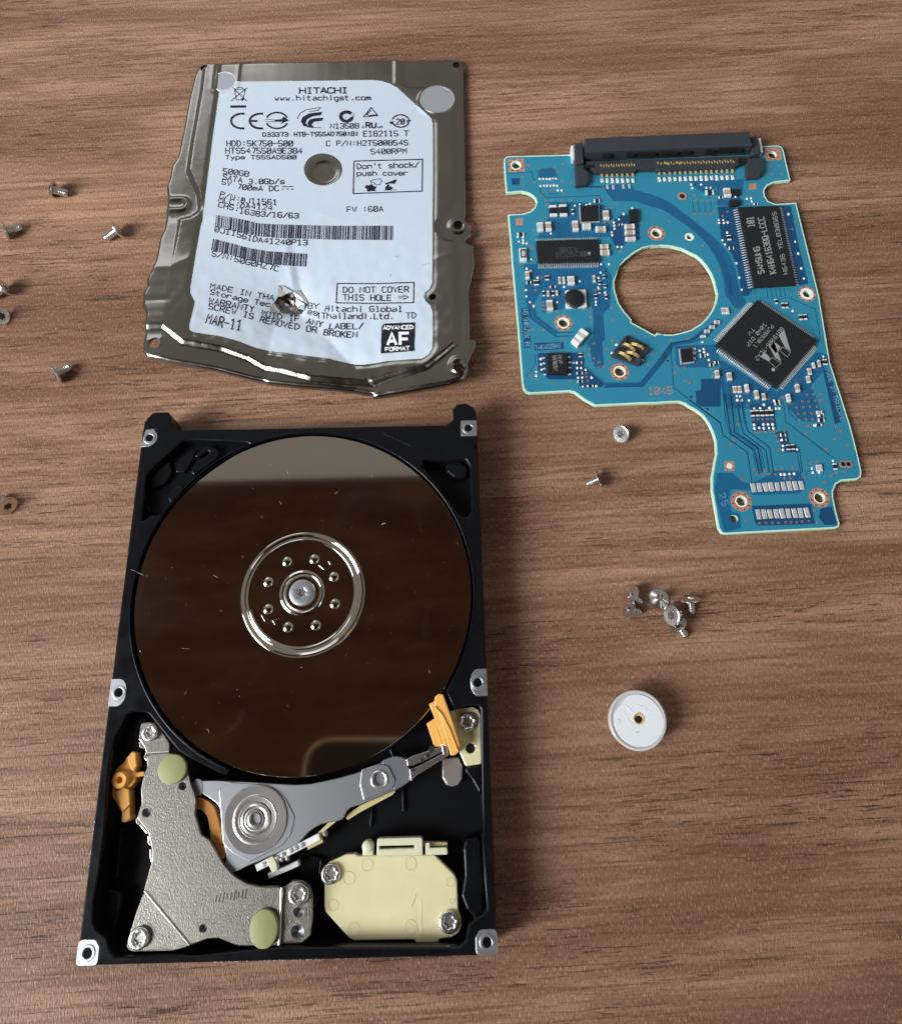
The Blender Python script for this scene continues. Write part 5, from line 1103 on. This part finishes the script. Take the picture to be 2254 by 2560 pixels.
# bright solder dots of empty places: one part each
DOTS = [('B1', (490, 615, 530, 615, 568, 615, 605, 615, 640, 610, 675, 610, 540, 690, 575, 690, 612, 690, 650, 688, 500, 695, 688, 690, 695, 743, 738, 743, 885, 915, 940, 900, 1015, 905, 1055, 895, 617, 1230, 1435, 1010, 1380, 1070, 1415, 1125, 1325, 1105, 1328, 1138, 1330, 1175, 1300, 1215, 1305, 1248, 1365, 1380, 1410, 1380, 1180, 1575, 1270, 1575, 1175, 1670, 345, 1625, 390, 1655, 395, 1520, 243, 1270, 305, 1270, 258, 1320, 305, 1305, 305, 1335, 347, 1340, 1530, 945, 1575, 1055)),
        ('B2', (500, 590, 595, 590, 510, 625, 648, 622, 688, 622, 770, 715, 930, 710, 1043, 728, 1083, 725, 1090, 755, 768, 937, 812, 937, 770, 965, 818, 965, 855, 960, 850, 1060, 805, 1135, 830, 1175, 940, 1360, 970, 1500, 993, 1620, 1450, 880, 1515, 1150, 1545, 1265, 1575, 1410, 1600, 1510)),
        ('B3', (315, 45, 355, 72, 425, 138, 308, 265, 312, 330, 347, 388, 385, 428, 855, 175, 695, 232, 625, 388, 530, 470, 565, 470, 1068, 85, 1045, 140, 1045, 240, 1115, 290, 1020, 385, 1020, 415, 457, 970, 460, 1025, 465, 1080, 790, 1008, 825, 1008, 830, 1062, 870, 1062, 915, 1080, 838, 1162, 880, 1160, 977, 1160, 885, 1252, 1025, 1248, 412, 1140, 410, 1100)),
        ('B4', (330, 665, 330, 700, 330, 750, 375, 680, 410, 665, 415, 692, 445, 712, 455, 760, 400, 605, 1180, 335, 1445, 730, 695, 1073, 725, 1073, 700, 1107, 802, 1110, 930, 1148, 1018, 1112, 1035, 1180, 1065, 1180, 848, 1180, 898, 1178, 980, 1175)),
        ('B5', (643, 320, 735, 315, 780, 315, 825, 315, 648, 355, 695, 350, 738, 353, 788, 352, 833, 352, 910, 470, 925, 525, 925, 565, 1065, 560, 1270, 235, 1235, 325, 1415, 672, 1208, 745, 1218, 787, 1280, 787, 905, 805, 943, 805, 990, 800, 1035, 797))]
bm = bmesh.new(); bmesh.ops.create_uvsphere(bm, u_segments=10, v_segments=6, radius=.33 * MM); bmesh.ops.scale(bm, vec=(1, 1, .7), verts=bm.verts)
dotme = bpy.data.meshes.new('dot'); bm.to_mesh(dotme); bm.free(); dotme.materials.append(M['tin_white']); dotme.shade_smooth()
for rg, ps in DOTS:
    for q in T(rg, ps):
        c = V(*q, ZM + .1); o = link('solder_dot', dotme, None, board); o.location = ((c[0] - ORIG[board][0]) * MM, (c[1] - ORIG[board][1]) * MM, (ZM + .02) * MM); k = random.uniform(.85, 1.15); o.scale = (k * .9, k * 1.05, 1)
# wiped solder pads at the lower end
pm = shared('pad', .50, 1.02, .16, 'tin', .08)
for xs, y in (((635, 695, 755, 810, 870, 930, 988, 1045, 1105), 935), ((685, 743, 800, 860, 917, 978, 1040, 1098, 1160), 1195)):
    for i, x in enumerate(xs):
        c = V(*T1('B5', x, y - i * (3 if y < 1000 else 2)), ZM + .15); o = link('contact_pad', pm, None, board); o.location = ((c[0] - ORIG[board][0]) * MM, (c[1] - ORIG[board][1]) * MM, ZM * MM); o.rotation_euler = (0, 0, .06 + random.uniform(-.05, .05)); o.scale = (random.uniform(.9, 1.05), random.uniform(.92, 1.05), 1)
# integrated circuits
def ic(name, corners, hz, lab, mt='ic', bev=.12):
    o = prism(name, [p[:2] for p in W(corners, ZM + hz)], ZM + .1, ZM + hz, mt, board, bevel=bev, label=lab); return o
def leads(parent, a, b, n, out_len, wdt, z=.45, name='lead_row'):
    """n gull-wing leads along the edge a-b (world points), pointing to the right of a->b"""
    A = Acc(); a = np.array(a[:2]); b = np.array(b[:2]); d = (b - a) / np.linalg.norm(b - a); o = np.array([d[1], -d[0]]); ang = math.atan2(o[1], o[0])
    for i in range(n):
        c = a + (b - a) * (i + .5) / n
        A.box(c + o * out_len * .22, out_len * .26, wdt / 2, ZM + z - .12, ZM + z, ang)
        A.box(c + o * out_len * .5, out_len * .08, wdt / 2, ZM + .1, ZM + z - .005, ang)
        A.box(c + o * out_len * .75, out_len * .27, wdt / 2, ZM + .03, ZM + .14, ang)
    return A.done(name, 'tin', parent, kind='stuff')
zc = .95
q = T('B1', 447, 1312, 1142, 1292, 1156, 1545, 468, 1558); w = W(q, ZM + zc)
tl = ic('motor_driver_chip', q, zc, 'black chip with a row of leads above and below'); leads(tl, w[1], w[0], 28, .95, .17)if False else None
leads(tl, w[0], w[1], 28, -.95, .17); leads(tl, w[3], w[2], 28, 1.15, .17)
q = T('B2', 957, 812, 1358, 797, 1522, 1568, 1112, 1594); w = W(q, ZM + zc)
sm = ic('memory_chip', q, zc, 'large black chip with leads down both long sides'); leads(sm, w[0], w[3], 33, 1.05, .2); leads(sm, w[2], w[1], 33, .95, .2)
q = T('B4', 872, 240, 1390, 592, 1042, 1000, 517, 622); w = W(q, ZM + 1.1)
mv = ic('controller_chip', q, 1.1, 'square black chip turned by forty-five degrees, leads on all four sides')
for i in range(4):
    a, b = np.array(w[i]), np.array(w[(i + 1) % 4]); leads(mv, a + (b - a) * .06, a + (b - a) * .94, 32, -1.15, .17)
for (x, y) in ((595, 632), (1308, 596), (885, 300)): lathe('chip_dimple', [(.42, ZM + 1.1), (.4, ZM + 1.115), (.001, ZM + 1.112)], V(*T1('B4', x, y), ZM + 1.1), 'recess' if x == 0 else 'res', mv, 20, cap_top=False)
q8 = T('B3', 522, 908, 722, 912, 726, 1122, 528, 1118); so = ic('flash_chip', q8, 1.0, 'small black chip with four leads on each side'); w = W(q8, ZM + 1.0)
ldm = shared('lead', .34, .20, .3, 'tin', .06)
for (x, y) in ((486, 958), (490, 1013), (492, 1068), (498, 1128), (742, 950), (748, 1004), (752, 1058), (750, 1124)):
    c = V(*T1('B3', x, y), ZM + .3); o = link('lead', ldm, None, so); o.location = ((c[0] - ORIG[board][0]) * MM, (c[1] - ORIG[board][1]) * MM, ZM * MM); o.rotation_euler = (0, 0, .05)
for nm, pp in (('B1', (945, 922, 1150, 908, 1156, 1080, 955, 1092)), ('B4', (208, 664, 312, 655, 322, 768, 222, 780))):
    fr = prism('chip_frame', inset(ccw([p[:2] for p in W(T(nm, *pp), ZM + .8)]), -.22), ZM + .02, ZM + .35, 'tin', board, bottom=False)
    prism('regulator_chip', [p[:2] for p in W(T(nm, *pp), ZM + .8)], ZM + .1, ZM + .8, 'ic', board, bevel=.06)
prism('transistor', [p[:2] for p in W(T('B1', 1490, 960, 1590, 950, 1600, 1085, 1505, 1098), ZM + .9)], ZM + .05, ZM + .9, 'ic', board, bevel=.1)
prism('transistor', [p[:2] for p in W(T('B2', 895, 640, 968, 635, 972, 690, 900, 695), ZM + .7)], ZM + .05, ZM + .7, 'ic', board, bevel=.1)
dd = prism('diode', fillet([p[:2] for p in W(T('B2', 868, 740, 975, 735, 985, 790, 875, 800), ZM + .8)], .4), ZM + .05, ZM + .8, 'ic', board, bevel=.15)
cr = prism('crystal', [p[:2] for p in W(T('B1', 258, 1395, 338, 1392, 344, 1540, 268, 1545), ZM + .7)], ZM, ZM + .7, 'tin_white', board, bevel=.08)
prism('crystal_lid', inset(ccw([p[:2] for p in W(T('B1', 270, 1408, 332, 1405, 336, 1500, 276, 1502), ZM + .76)]), 0), ZM + .6, ZM + .76, 'res', cr, bevel=.03); prism('crystal_window', [p[:2] for p in W(T('B1', 286, 1425, 322, 1423, 325, 1485, 288, 1487), ZM + .8)], ZM + .7, ZM + .80, 'grey_cer', cr, bevel=.03)
# inductor
ind = prism('inductor', fillet([p[:2] for p in W(T('B3', 705, 268, 915, 258, 928, 440, 712, 448), ZM + .6)], .25), ZM, ZM + .6, 'tin_white', board, bevel=.08)
c = V(*T1('B3', 803, 340), ZM + 1.5); lathe('inductor_core', [(2.28, ZM + .3), (2.28, ZM + 1.0), (2.22, ZM + 1.25), (2.05, ZM + 1.38), (.001, ZM + 1.42)], c, 'ic', ind, 40, cap_top=False, smooth=40)
lathe('inductor_band', [(2.34, ZM + .9), (2.36, ZM + 1.0), (2.30, ZM + 1.08), (2.2, ZM + 1.05)], c, 'alu_dark', ind, 40, cap_top=False)
# turned white capacitor
cw = prism('shock_sensor', [p[:2] for p in W(T('B3', 872, 655, 946, 706, 832, 836, 772, 780), ZM + 1.2)], ZM, ZM + 1.2, 'grey_cer', board, bevel=.1, label='pale ceramic sensor set at an angle')
for pp in (T('B3', 872, 655, 946, 706, 925, 730, 850, 678), T('B3', 788, 760, 852, 812, 832, 836, 772, 780), T('B3', 826, 712, 892, 765, 872, 790, 806, 738)): prism('terminal', inset(ccw([p[:2] for p in W(pp, ZM + 1.22)]), -.04), ZM, ZM + 1.24, 'white_plastic', cw, bevel=.08)
# gold spring contacts
hb = prism('spring_contact', fillet([p[:2] for p in W(T('B3', 1288, 770, 1330, 725, 1555, 835, 1545, 880, 1450, 1040, 1170, 940, 1200, 890), ZM + .6)], .25), ZM, ZM + .55, 'conn', board, bevel=.12, label='black block with four gold spring contacts')
for (x0, y0, x1, y1) in ((1300, 795, 1425, 878), (1372, 800, 1515, 850), (1250, 885, 1382, 965), (1328, 885, 1468, 935)):
    a, b = V(*T1('B3', x0, y0), ZM + 1.9), V(*T1('B3', x1, y1), ZM + 1.9)
    d_ = np.array([b[0] - a[0], b[1] - a[1]]); n_ = np.array([-d_[1], d_[0]]) / np.linalg.norm(d_) * .33; vv = []
    for t, z in ((0, ZM + .9), (.12, ZM + 1.5), (.45, ZM + 1.9), (.8, ZM + 1.65), (1, ZM + 1.1)):   # a sprung, bowed finger
        for sg in (-1, 1):
            for dz in (0, -.22): vv.append((a[0] + d_[0] * t + sg * n_[0], a[1] + d_[1] * t + sg * n_[1], z + dz))
    ff = []
    for k in range(4):
        o_ = k * 4; ff += [(o_, o_ + 2, o_ + 6, o_ + 4), (o_ + 1, o_ + 5, o_ + 7, o_ + 3), (o_, o_ + 4, o_ + 5, o_ + 1), (o_ + 2, o_ + 3, o_ + 7, o_ + 6)]
    ff += [(0, 1, 3, 2), (16, 18, 19, 17)]
    link('gold_finger', mesh_mm(vv, ff, hb), 'gold', hb)
for pp in ((1270, 800, 1310, 740, 1345, 760, 1300, 830), (1200, 895, 1235, 860, 1275, 885, 1240, 930), (1440, 960, 1475, 940, 1500, 985, 1455, 1030), (1520, 870, 1555, 850, 1550, 900, 1520, 910)):
    prism('contact_wall', [p[:2] for p in W(T('B3', *pp), ZM + 1.3)], ZM + .3, ZM + 1.2, 'conn', hb, bevel=.1)
for (x, y) in ((1190, 908), (1235, 825), (1240, 885), (1525, 885), (1490, 985)):
    c = V(*T1('B3', x, y), ZM + .3); o = link('solder_dot', dotme, None, hb); o.location = ((c[0] - ORIG[board][0]) * MM, (c[1] - ORIG[board][1]) * MM, (ZM + .25) * MM); o.scale = (1.5, .9, 1)
# chip printing
def ctext(text, base, cap, w, z, parent, mt='ic_print', wide=.72): return btext(text, base, cap, w, mt, 'chip_print', z, wide, parent)
zt = ZM + zc + .02
ctext('SAMSUNG', T('B2', 1210, 1455, 1160, 1200), 15, 2.6, zt, sm); ctext('K4H641638Q-LCCC', T('B2', 1325, 1455, 1205, 905), 15, 2.4, zt, sm); ctext('101', T('B2', 1115, 1002, 1102, 905), 17, 2.6, zt, sm)
ctext('H6436 YEL030G6S', T('B2', 1440, 1465, 1325, 860), 10, 1.5, zt, sm)
ctext('0BC156TCG3', T('B1', 1020, 1435, 672, 1450), 11, 1.0, zt, tl, 'ic_faint'); ctext('TLS2601', T('B1', 912, 1385, 705, 1392), 10, 1.0, zt, tl, 'ic_faint')
solid_ = [p[:2] for p in W(T('B1', 1030, 1440, 1060, 1438, 1055, 1475, 1035, 1470), zt)]
prism('chip_print', solid_, zt - .01, zt + .005, 'ic_print', tl, bottom=False)
ctext('597025V', T('B3', 572, 940, 590, 1090), 9, 1.1, ZM + 1.02, so, 'ic_print'); ctext('FE1P', T('B3', 625, 938, 640, 1020), 9, 1.1, ZM + 1.02, so, 'ic_print')
zm_ = ZM + 1.12
ctext('88i9105-TLA2', T('B4', 1050, 455, 815, 745) if False else T('B4', 1078, 475, 850, 745), 10, 1.4, zm_, mv); ctext('PJY6920.1', T('B4', 990, 455, 835, 640), 9, 1.3, zm_, mv); ctext('1040 D1P', T('B4', 930, 440, 775, 625), 9, 1.3, zm_, mv); ctext('TW', T('B4', 830, 480, 785, 530), 9, 1.3, zm_, mv)
for pp in ((1055, 550, 1105, 500, 1162, 690, 1130, 735), (975, 640, 1015, 595, 1080, 775, 1030, 830), (1060, 680, 1085, 650, 1160, 692, 1130, 735)):
    pass
for pp in (T('B4', 1056, 548, 1104, 502, 1160, 684, 1112, 652), T('B4', 973, 638, 1012, 592, 1078, 772, 1026, 742), T('B4', 1000, 590, 1070, 645, 1058, 680, 1030, 700, 985, 645), T('B4', 930, 690, 985, 745, 972, 775, 902, 735)):
    prism('chip_logo', [p[:2] for p in W(pp, zm_)], zm_ - .01, zm_ + .012, 'ic_print', mv, bottom=False)
for pp in (T('B4', 1062, 678, 1090, 648, 1160, 692, 1130, 735, 1062, 678), T('B4', 972, 772, 1000, 740, 1078, 786, 1030, 830, 972, 772)):
    strip('chip_logo', W(pp, zm_), .1, zm_ - .01, zm_ + .006, 'ic_print', mv)
prism('chip_logo', circle(V(*T1('B4', 1010, 845), zm_), .42, 18), zm_ - .01, zm_ + .01, 'ic_print', mv, bottom=False)

# edge connector
def WZ(z, *segs): return [p[:2] for p in W(sum(segs, []), z)]
ZK = 5.0; ZL = 2.9
bar = WZ(ZK, T('G1', 268, 228), T('G2', 600, 182, 1188, 160, 1236, 352), T('G1', 1750, 385, 278, 452))
con = prism('edge_connector', bar, .15, ZK, 'conn', board, bevel=.22)
plat = WZ(ZL, T('G1', 260, 560), T('G2', 600, 500, 1236, 470, 1236, 500, 1180, 600, 980, 652), T('G1', 1420, 735, 1400, 705, 1100, 720, 1090, 745, 440, 760, 260, 620))
# platform that carries the tails: measured from the front face of the bar down to the board edge
fy = bar[-1]; ry = bar[3] if len(bar) > 3 else bar[-2]
prism('connector_platform', WZ(ZL, T('G1', 285, 600), T('G2', 1232, 500, 1180, 560, 985, 655), T('G1', 1425, 735, 1405, 712, 1105, 722, 1085, 748, 445, 765, 300, 650)), .3, ZL, 'conn', con, bevel=.1)
for (rg, x0, x1, y0, y1) in (('G1', 552, 682, 495, 545), ('G1', 928, 1056, 478, 530), ('G1', 1125, 1402, 475, 512), ('G1', 1478, 1752, 462, 500), ('G2', 245, 360, 440, 490), ('G2', 575, 685, 428, 478), ('G2', 750, 1080, 418, 448)):
    a = V(*T1(rg, x0, (y0 + y1) / 2), ZK - 1.4); b = V(*T1(rg, x1, (y0 + y1) / 2), ZK - 1.4)
    strip('connector_slot', [a, b], .5, ZK - 2.0, ZK - .75, 'hole', con)
for (rg, x0, x1, y) in (('G1', 440, 1075, 450), ('G1', 1060, 1110, 520), ('G2', 180, 245, 470), ('G2', 685, 750, 450)):
    pass
# end posts with silver strips and feet
for (end, pin, foot) in ((T('G1', 105, 310, 235, 295, 250, 620, 108, 650), T('G1', 42, 345, 88, 340, 102, 565, 62, 570), T('G1', 105, 650, 240, 645, 250, 700, 335, 780, 330, 905, 300, 960, 125, 978)), (T('G2', 1215, 235, 1300, 230, 1340, 330, 1345, 470, 1235, 480), T('G2', 1318, 252, 1352, 250, 1385, 450, 1352, 455), T('G2', 1150, 560, 1200, 535, 1380, 520, 1392, 700, 1340, 790, 1160, 800))):
    prism('connector_post', fillet([p[:2] for p in W(end, 3.6)], .3), .2, 3.6, 'conn', con, bevel=.2)
    prism('hold_down_strip', fillet([p[:2] for p in W(pin, 3.0)], .2), .3, 3.0, 'tin_white', con, bevel=.12)
    prism('connector_foot', fillet([p[:2] for p in W(foot, 2.9)], .2), ZM, 2.9, 'conn', con, bevel=.2)
for rg, pp in (('G1', (255, 655, 420, 655, 420, 700, 265, 705)), ('G2', (1030, 540, 1165, 530, 1160, 600, 1035, 620))): prism('connector_slot', [p[:2] for p in W(T(rg, *pp), ZL + .03)], ZL - .5, ZL + .03, 'hole', con, bottom=False)
A = Acc()
for (rg, x0, x1, y0, y1, n) in (('G1', 525, 1060, 665, 650, 14), ('G1', 1440, 1800, 625, 615, 8), ('G2', 20, 970, 605, 575, 26)):
    for i in range(n):
        t = i / (n - 1); c = V(*T1(rg, x0 + (x1 - x0) * t, y0 + (y1 - y0) * t + (i % 2) * 10), ZL + .1); A.box(c, .11, .36, ZL - .1, ZL + .12, .1)
A.done('tail_row', 'gold', con, kind='stuff')
pin_me = shared('pin', .27, .80, .25, 'gold', .06); pin_s = shared('pin_tip', .36, .60, .34, 'tin_white', .12)
S7 = [('G1', 538 + i * 82.5, 800 - i * 1.5, 905) for i in range(7)]; P15 = [('B2', 185 + i * 51, 465 - i * 1.4, 540 - i * 1.4) for i in range(15)]
for i, (rg, x, y, yt) in enumerate(S7 + P15):
    c = V(*T1(rg, x, y), ZM + .5); c2 = V(*T1(rg, x + (6 if rg == 'G1' else 2), yt - (y * .0)), ZM + .25)
    o = link('contact_pin', pin_me, None, con); o.location = ((c[0] - ORIG[board][0]) * MM, (c[1] - ORIG[board][1]) * MM, (ZM + .25) * MM); o.rotation_euler = (.12, 0, .05)
    e = link('pin_solder', pin_s, None, con); e.location = ((c2[0] - ORIG[board][0]) * MM, (c2[1] - ORIG[board][1]) * MM, ZM * MM); e.rotation_euler = (0, 0, .05 + random.uniform(-.08, .08)); e.scale = (1, random.uniform(.9, 1.3), 1)
for (x, y) in ((628, 1010), (722, 1015), (885, 1005), (980, 1000)):
    c = V(*T1('G1', x, y), ZM + .1); o = link('contact_pad', pm, None, board); o.location = ((c[0] - ORIG[board][0]) * MM, (c[1] - ORIG[board][1]) * MM, ZM * MM); o.scale = (.55, .62, 1)

# ================================================================== LOOSE SCREWS
def screw_meshes(R, cone, r, length, pan):
    """local +z runs from the head face to the tip"""
    N = 36
    st = star((0, 0), R * .46, R * .31, 6)
    A = Acc(); A.flat(circle((0, 0), R * .9, N), 0.0, [st])
    sv = [(p[0], p[1], 0.0) for p in st] + [(p[0] * .85, p[1] * .85, .38) for p in st]; n = len(st)
    A.add(sv, [(i, (i + 1) % n, n + (i + 1) % n, n + i) for i in range(n)])
    prof = [(R * .9, 0.0), (R, .07), (R, .22)] + ([(R * .97, .5), (R * .9, .62), (r * .95, .62)] if pan else [(R * .82, .36), (r * 1.25, cone), (r * .95, cone + .12)])
    v, f = lathe_data(prof, (0, 0), N); A.add(v, f)
    head = A
    B = Acc(); z0 = prof[-1][1]; pr = [(r * .9, z0)]; z = z0
    while z < length - .45: pr += [(r * .88, z + .06), (r, z + .2), (r * .88, z + .36)]; z += .42
    pr += [(r * .8, length - .08), (r * .62, length), (.001, length)]
    v, f = lathe_data(pr, (0, 0), 24); B.add(v, f)
    D = Acc(); D.flat(circle((0, 0), R * .44, 20), .36)
    return [mesh_mm(x.v, x.f, None, 40) for x in (head, B, D)]
PAN = screw_meshes(2.1, .6, 1.0, 4.0, True); FLAT = screw_meshes(2.0, .85, .72, 2.95, False)
for ms in (PAN, FLAT):
    ms[0].materials.append(M['screw_steel']); ms[1].materials.append(M['screw_steel']); ms[2].materials.append(M['bore'])
def loose_screw(label_, reg, x, y, az, kind, group, lift=0.0, tilt=None, stand=False, sc=1.0):
    ms = PAN if kind == 'pan' else FLAT; R, r, ln = ((2.1, 1.0, 4.0) if kind == 'pan' else (2.0, .72, 2.95))
    R, r, ln = R * sc, r * sc, ln * sc
    if stand: t = math.radians(-84); zc_ = .12
    else:
        t = math.asin((R - r) / ln) if tilt is None else math.radians(tilt); zc_ = R * math.cos(t) + lift
    a = math.radians(az); c = V(*T1(reg, x, y), zc_)
    d = Vector((math.cos(a) * math.cos(t), math.sin(a) * math.cos(t), -math.sin(t)))
    o = thing('loose_screw', label_, 'screw', c, group)
    o.rotation_mode = 'QUATERNION'; o.rotation_quaternion = d.to_track_quat('Z', 'Y'); o.scale = (sc,) * 3
    link('head', ms[0], None, o); link('shank', ms[1], None, o); link('drive_recess', ms[2], None, o)
    return o
GL, GR = 'screws scattered left of the lid and drive', 'screws lying right of the drive'
loose_screw('small steel screw lying on its side, topmost of those left of the lid', 'S1', 612, 250, -10, 'pan', GL)
loose_screw('steel screw at the left edge, tip pointing up and right towards the topmost screw', 'S1', 52, 748, 28, 'pan', GL)
loose_screw('steel screw nearest the left side of the lid, head pointing up and right', 'S1', 1408, 722, 208, 'pan', GL)
loose_screw('cut-off screw at the left edge, upper of the touching pair', 'S1', 70, 1405, 212, 'pan', GL)
loose_screw('cut-off screw at the left edge showing its round head, lower of the touching pair', 'S1', 22, 1755, 165, 'pan', GL, tilt=30)
loose_screw('steel screw alone left of the lid bottom corner, tip pointing up and right', 'S2', 605, 345, 43, 'pan', GL)
loose_screw('dark-headed screw at the left edge beside the top of the drive base', 'S2', 92, 1805, 140, 'pan', GL, tilt=16)
loose_screw('screw with white round head face, upper of the two below the circuit board', 'S3', 1062, 538, 33, 'flat', GR, tilt=33)
loose_screw('tiny screw seen from the side near the drive, below the white-headed screw', 'S3', 648, 1440, 196, 'flat', GR)
loose_screw('upper of the two overlapping screws at the left of the screw pile', 'S4', 385, 390, -34, 'flat', GR, lift=.25, tilt=28)
loose_screw('lower of the two overlapping screws at the left of the screw pile', 'S4', 342, 640, -14, 'flat', GR, tilt=24)
loose_screw('screw standing on its head with the tip up in the screw pile', 'S4', 868, 462, 60, 'flat', GR, stand=True)
loose_screw('rightmost screw of the pile, tip pointing towards the viewer', 'S4', 1420, 462, -84, 'flat', GR)
loose_screw('screw in the pile with its pale ringed head facing left, leaning on the lowest screw', 'S4', 1082, 750, 10, 'flat', GR, lift=.45, tilt=34)
loose_screw('lowest screw of the pile, tip pointing down and right', 'S4', 1195, 915, -50, 'flat', GR, tilt=26)

# ================================================================== CLEAR PLASTIC CAP WITH WHITE STICKER
zc_ = 4.4; cc = V(*T1('S5', 858, 828), zc_); k = PX('S5') * mm_per_px(*T1('S5', 858, 828), zc_)
R_ = 540 * k
cap = thing('plastic_cap', 'round clear plastic cap with white sticker and small amber hole, right of the drive', 'cap', (cc[0], cc[1], 0))
lathe('cap_body', [(R_ * .90, .0), (R_ * .93, .15), (R_, 4.08), (R_ * .985, 4.24), (R_ * .95, 4.29), (R_ * .91, 4.26), (R_ * .895, 4.1), (.001, 4.1)], cc, 'clear', cap, 72, cap_top=False, smooth=50)
stk = [p[:2] for p in W(T('S5', 408, 700, 500, 580, 600, 455, 680, 372, 780, 345, 860, 342, 1000, 375, 1130, 460, 1230, 570, 1300, 690, 1342, 820, 1340, 960, 1300, 1090, 1220, 1200, 1100, 1290, 980, 1325, 860, 1330, 740, 1300, 620, 1230, 520, 1130, 450, 1010, 415, 900, 405, 800), 4.3)]
hc = T1('S5', 875, 805); hpx = [p[:2] for p in W([(hc[0] + 12 * math.cos(2 * PI * i / 24), hc[1] - 14 * math.sin(2 * PI * i / 24)) for i in range(24)], 4.3)]
st_ = prism('sticker', stk, 4.12, 4.26, 'sticker', cap, holes=[hpx], bevel=.03)
hw = V(*T1('S5', 870, 800), 4.26)
lathe('glue_ring', [(1.04, 4.14), (1.0, 4.34), (.86, 4.36), (.72, 4.15), (.66, 4.05)], hw, 'amber', cap, 28, cap_top=False, smooth=60)
lathe('sticker_hole', [(.9, 4.135), (.001, 4.135)], V(*T1('S5', 868, 840), 4.26), 'hole', cap, 20, cap_top=False)
A = Acc()
for (pts, w) in (((790, 530, 850, 545, 940, 560, 1000, 590, 1010, 640), .16), ((580, 650, 640, 760, 700, 880, 770, 975), .18), ((470, 820, 530, 835, 520, 880), .13), ((800, 1050, 830, 1075, 870, 1060), .2), ((840, 970, 900, 1010, 860, 1050), .1), ((1000, 790, 1080, 740, 1160, 720), .25), ((590, 580, 640, 560, 760, 690), .2)):
    p = W(T('S5', *pts), 4.3); Ls, Rs = ribbon_data(p, w); A.pr(Ls + Rs[::-1], 4.24, 4.30, bevel=.02)
A.done('sticker_wrinkles', 'sticker', st_, kind='stuff')
A = Acc()
for (x, y, a_, b_) in ((835, 1060, .25, .12), (880, 1030, .05, .2), (500, 825, .3, .05), (520, 870, .05, .2), (930, 560, .5, .05), (1005, 610, .05, .3)):
    A.box(V(*T1('S5', x, y), 4.3), a_ * .8, b_ * .6, 4.25, 4.312, .3)
A.done('sticker_marks', 'torn', st_, kind='stuff')

# ================================================================== THE PHONE THE PICTURE WAS TAKEN WITH (mirrored in the lower edge of the platter)
AX, AY, AZ = ROT[0], ROT[1], ROT[2]
PH = CAM + AZ * 14.0
def seen(x, y):
    q = PH + AX * x + AY * y; return W2P((q[0], q[1], 2 * ZP - q[2]))
xl = min(np.arange(-95, 0, .25), key=lambda x: abs(seen(x, -20)[0] - 748)); yt = min(np.arange(-40, 60, .25), key=lambda y: abs(seen(xl + 25, y)[1] - 1842))
phone = bpy.data.objects.new('phone', None); COL.objects.link(phone); phone['label'] = 'dark phone held above the drive, mirrored in the lower edge of the platter'; phone['category'] = 'phone'
mw = Matrix([[AX[i], AY[i], AZ[i], PH[i] * MM] for i in range(3)] + [[0, 0, 0, 1]]); phone.matrix_world = mw; ORIG[phone] = np.zeros(3)
body = fillet([(xl, yt), (xl, yt - 146), (xl + 71.5, yt - 146), (xl + 71.5, yt)], 11, 8)
inner = fillet([(xl + 1.4, yt - 1.4), (xl + 1.4, yt - 144.6), (xl + 70.1, yt - 144.6), (xl + 70.1, yt - 1.4)], 9.8, 8)
prism('frame', body, 0, 7.4, 'phone_frame', phone, holes=[inner], bevel=.3)
prism('back', inner, .1, 7.2, 'phone_back', phone)
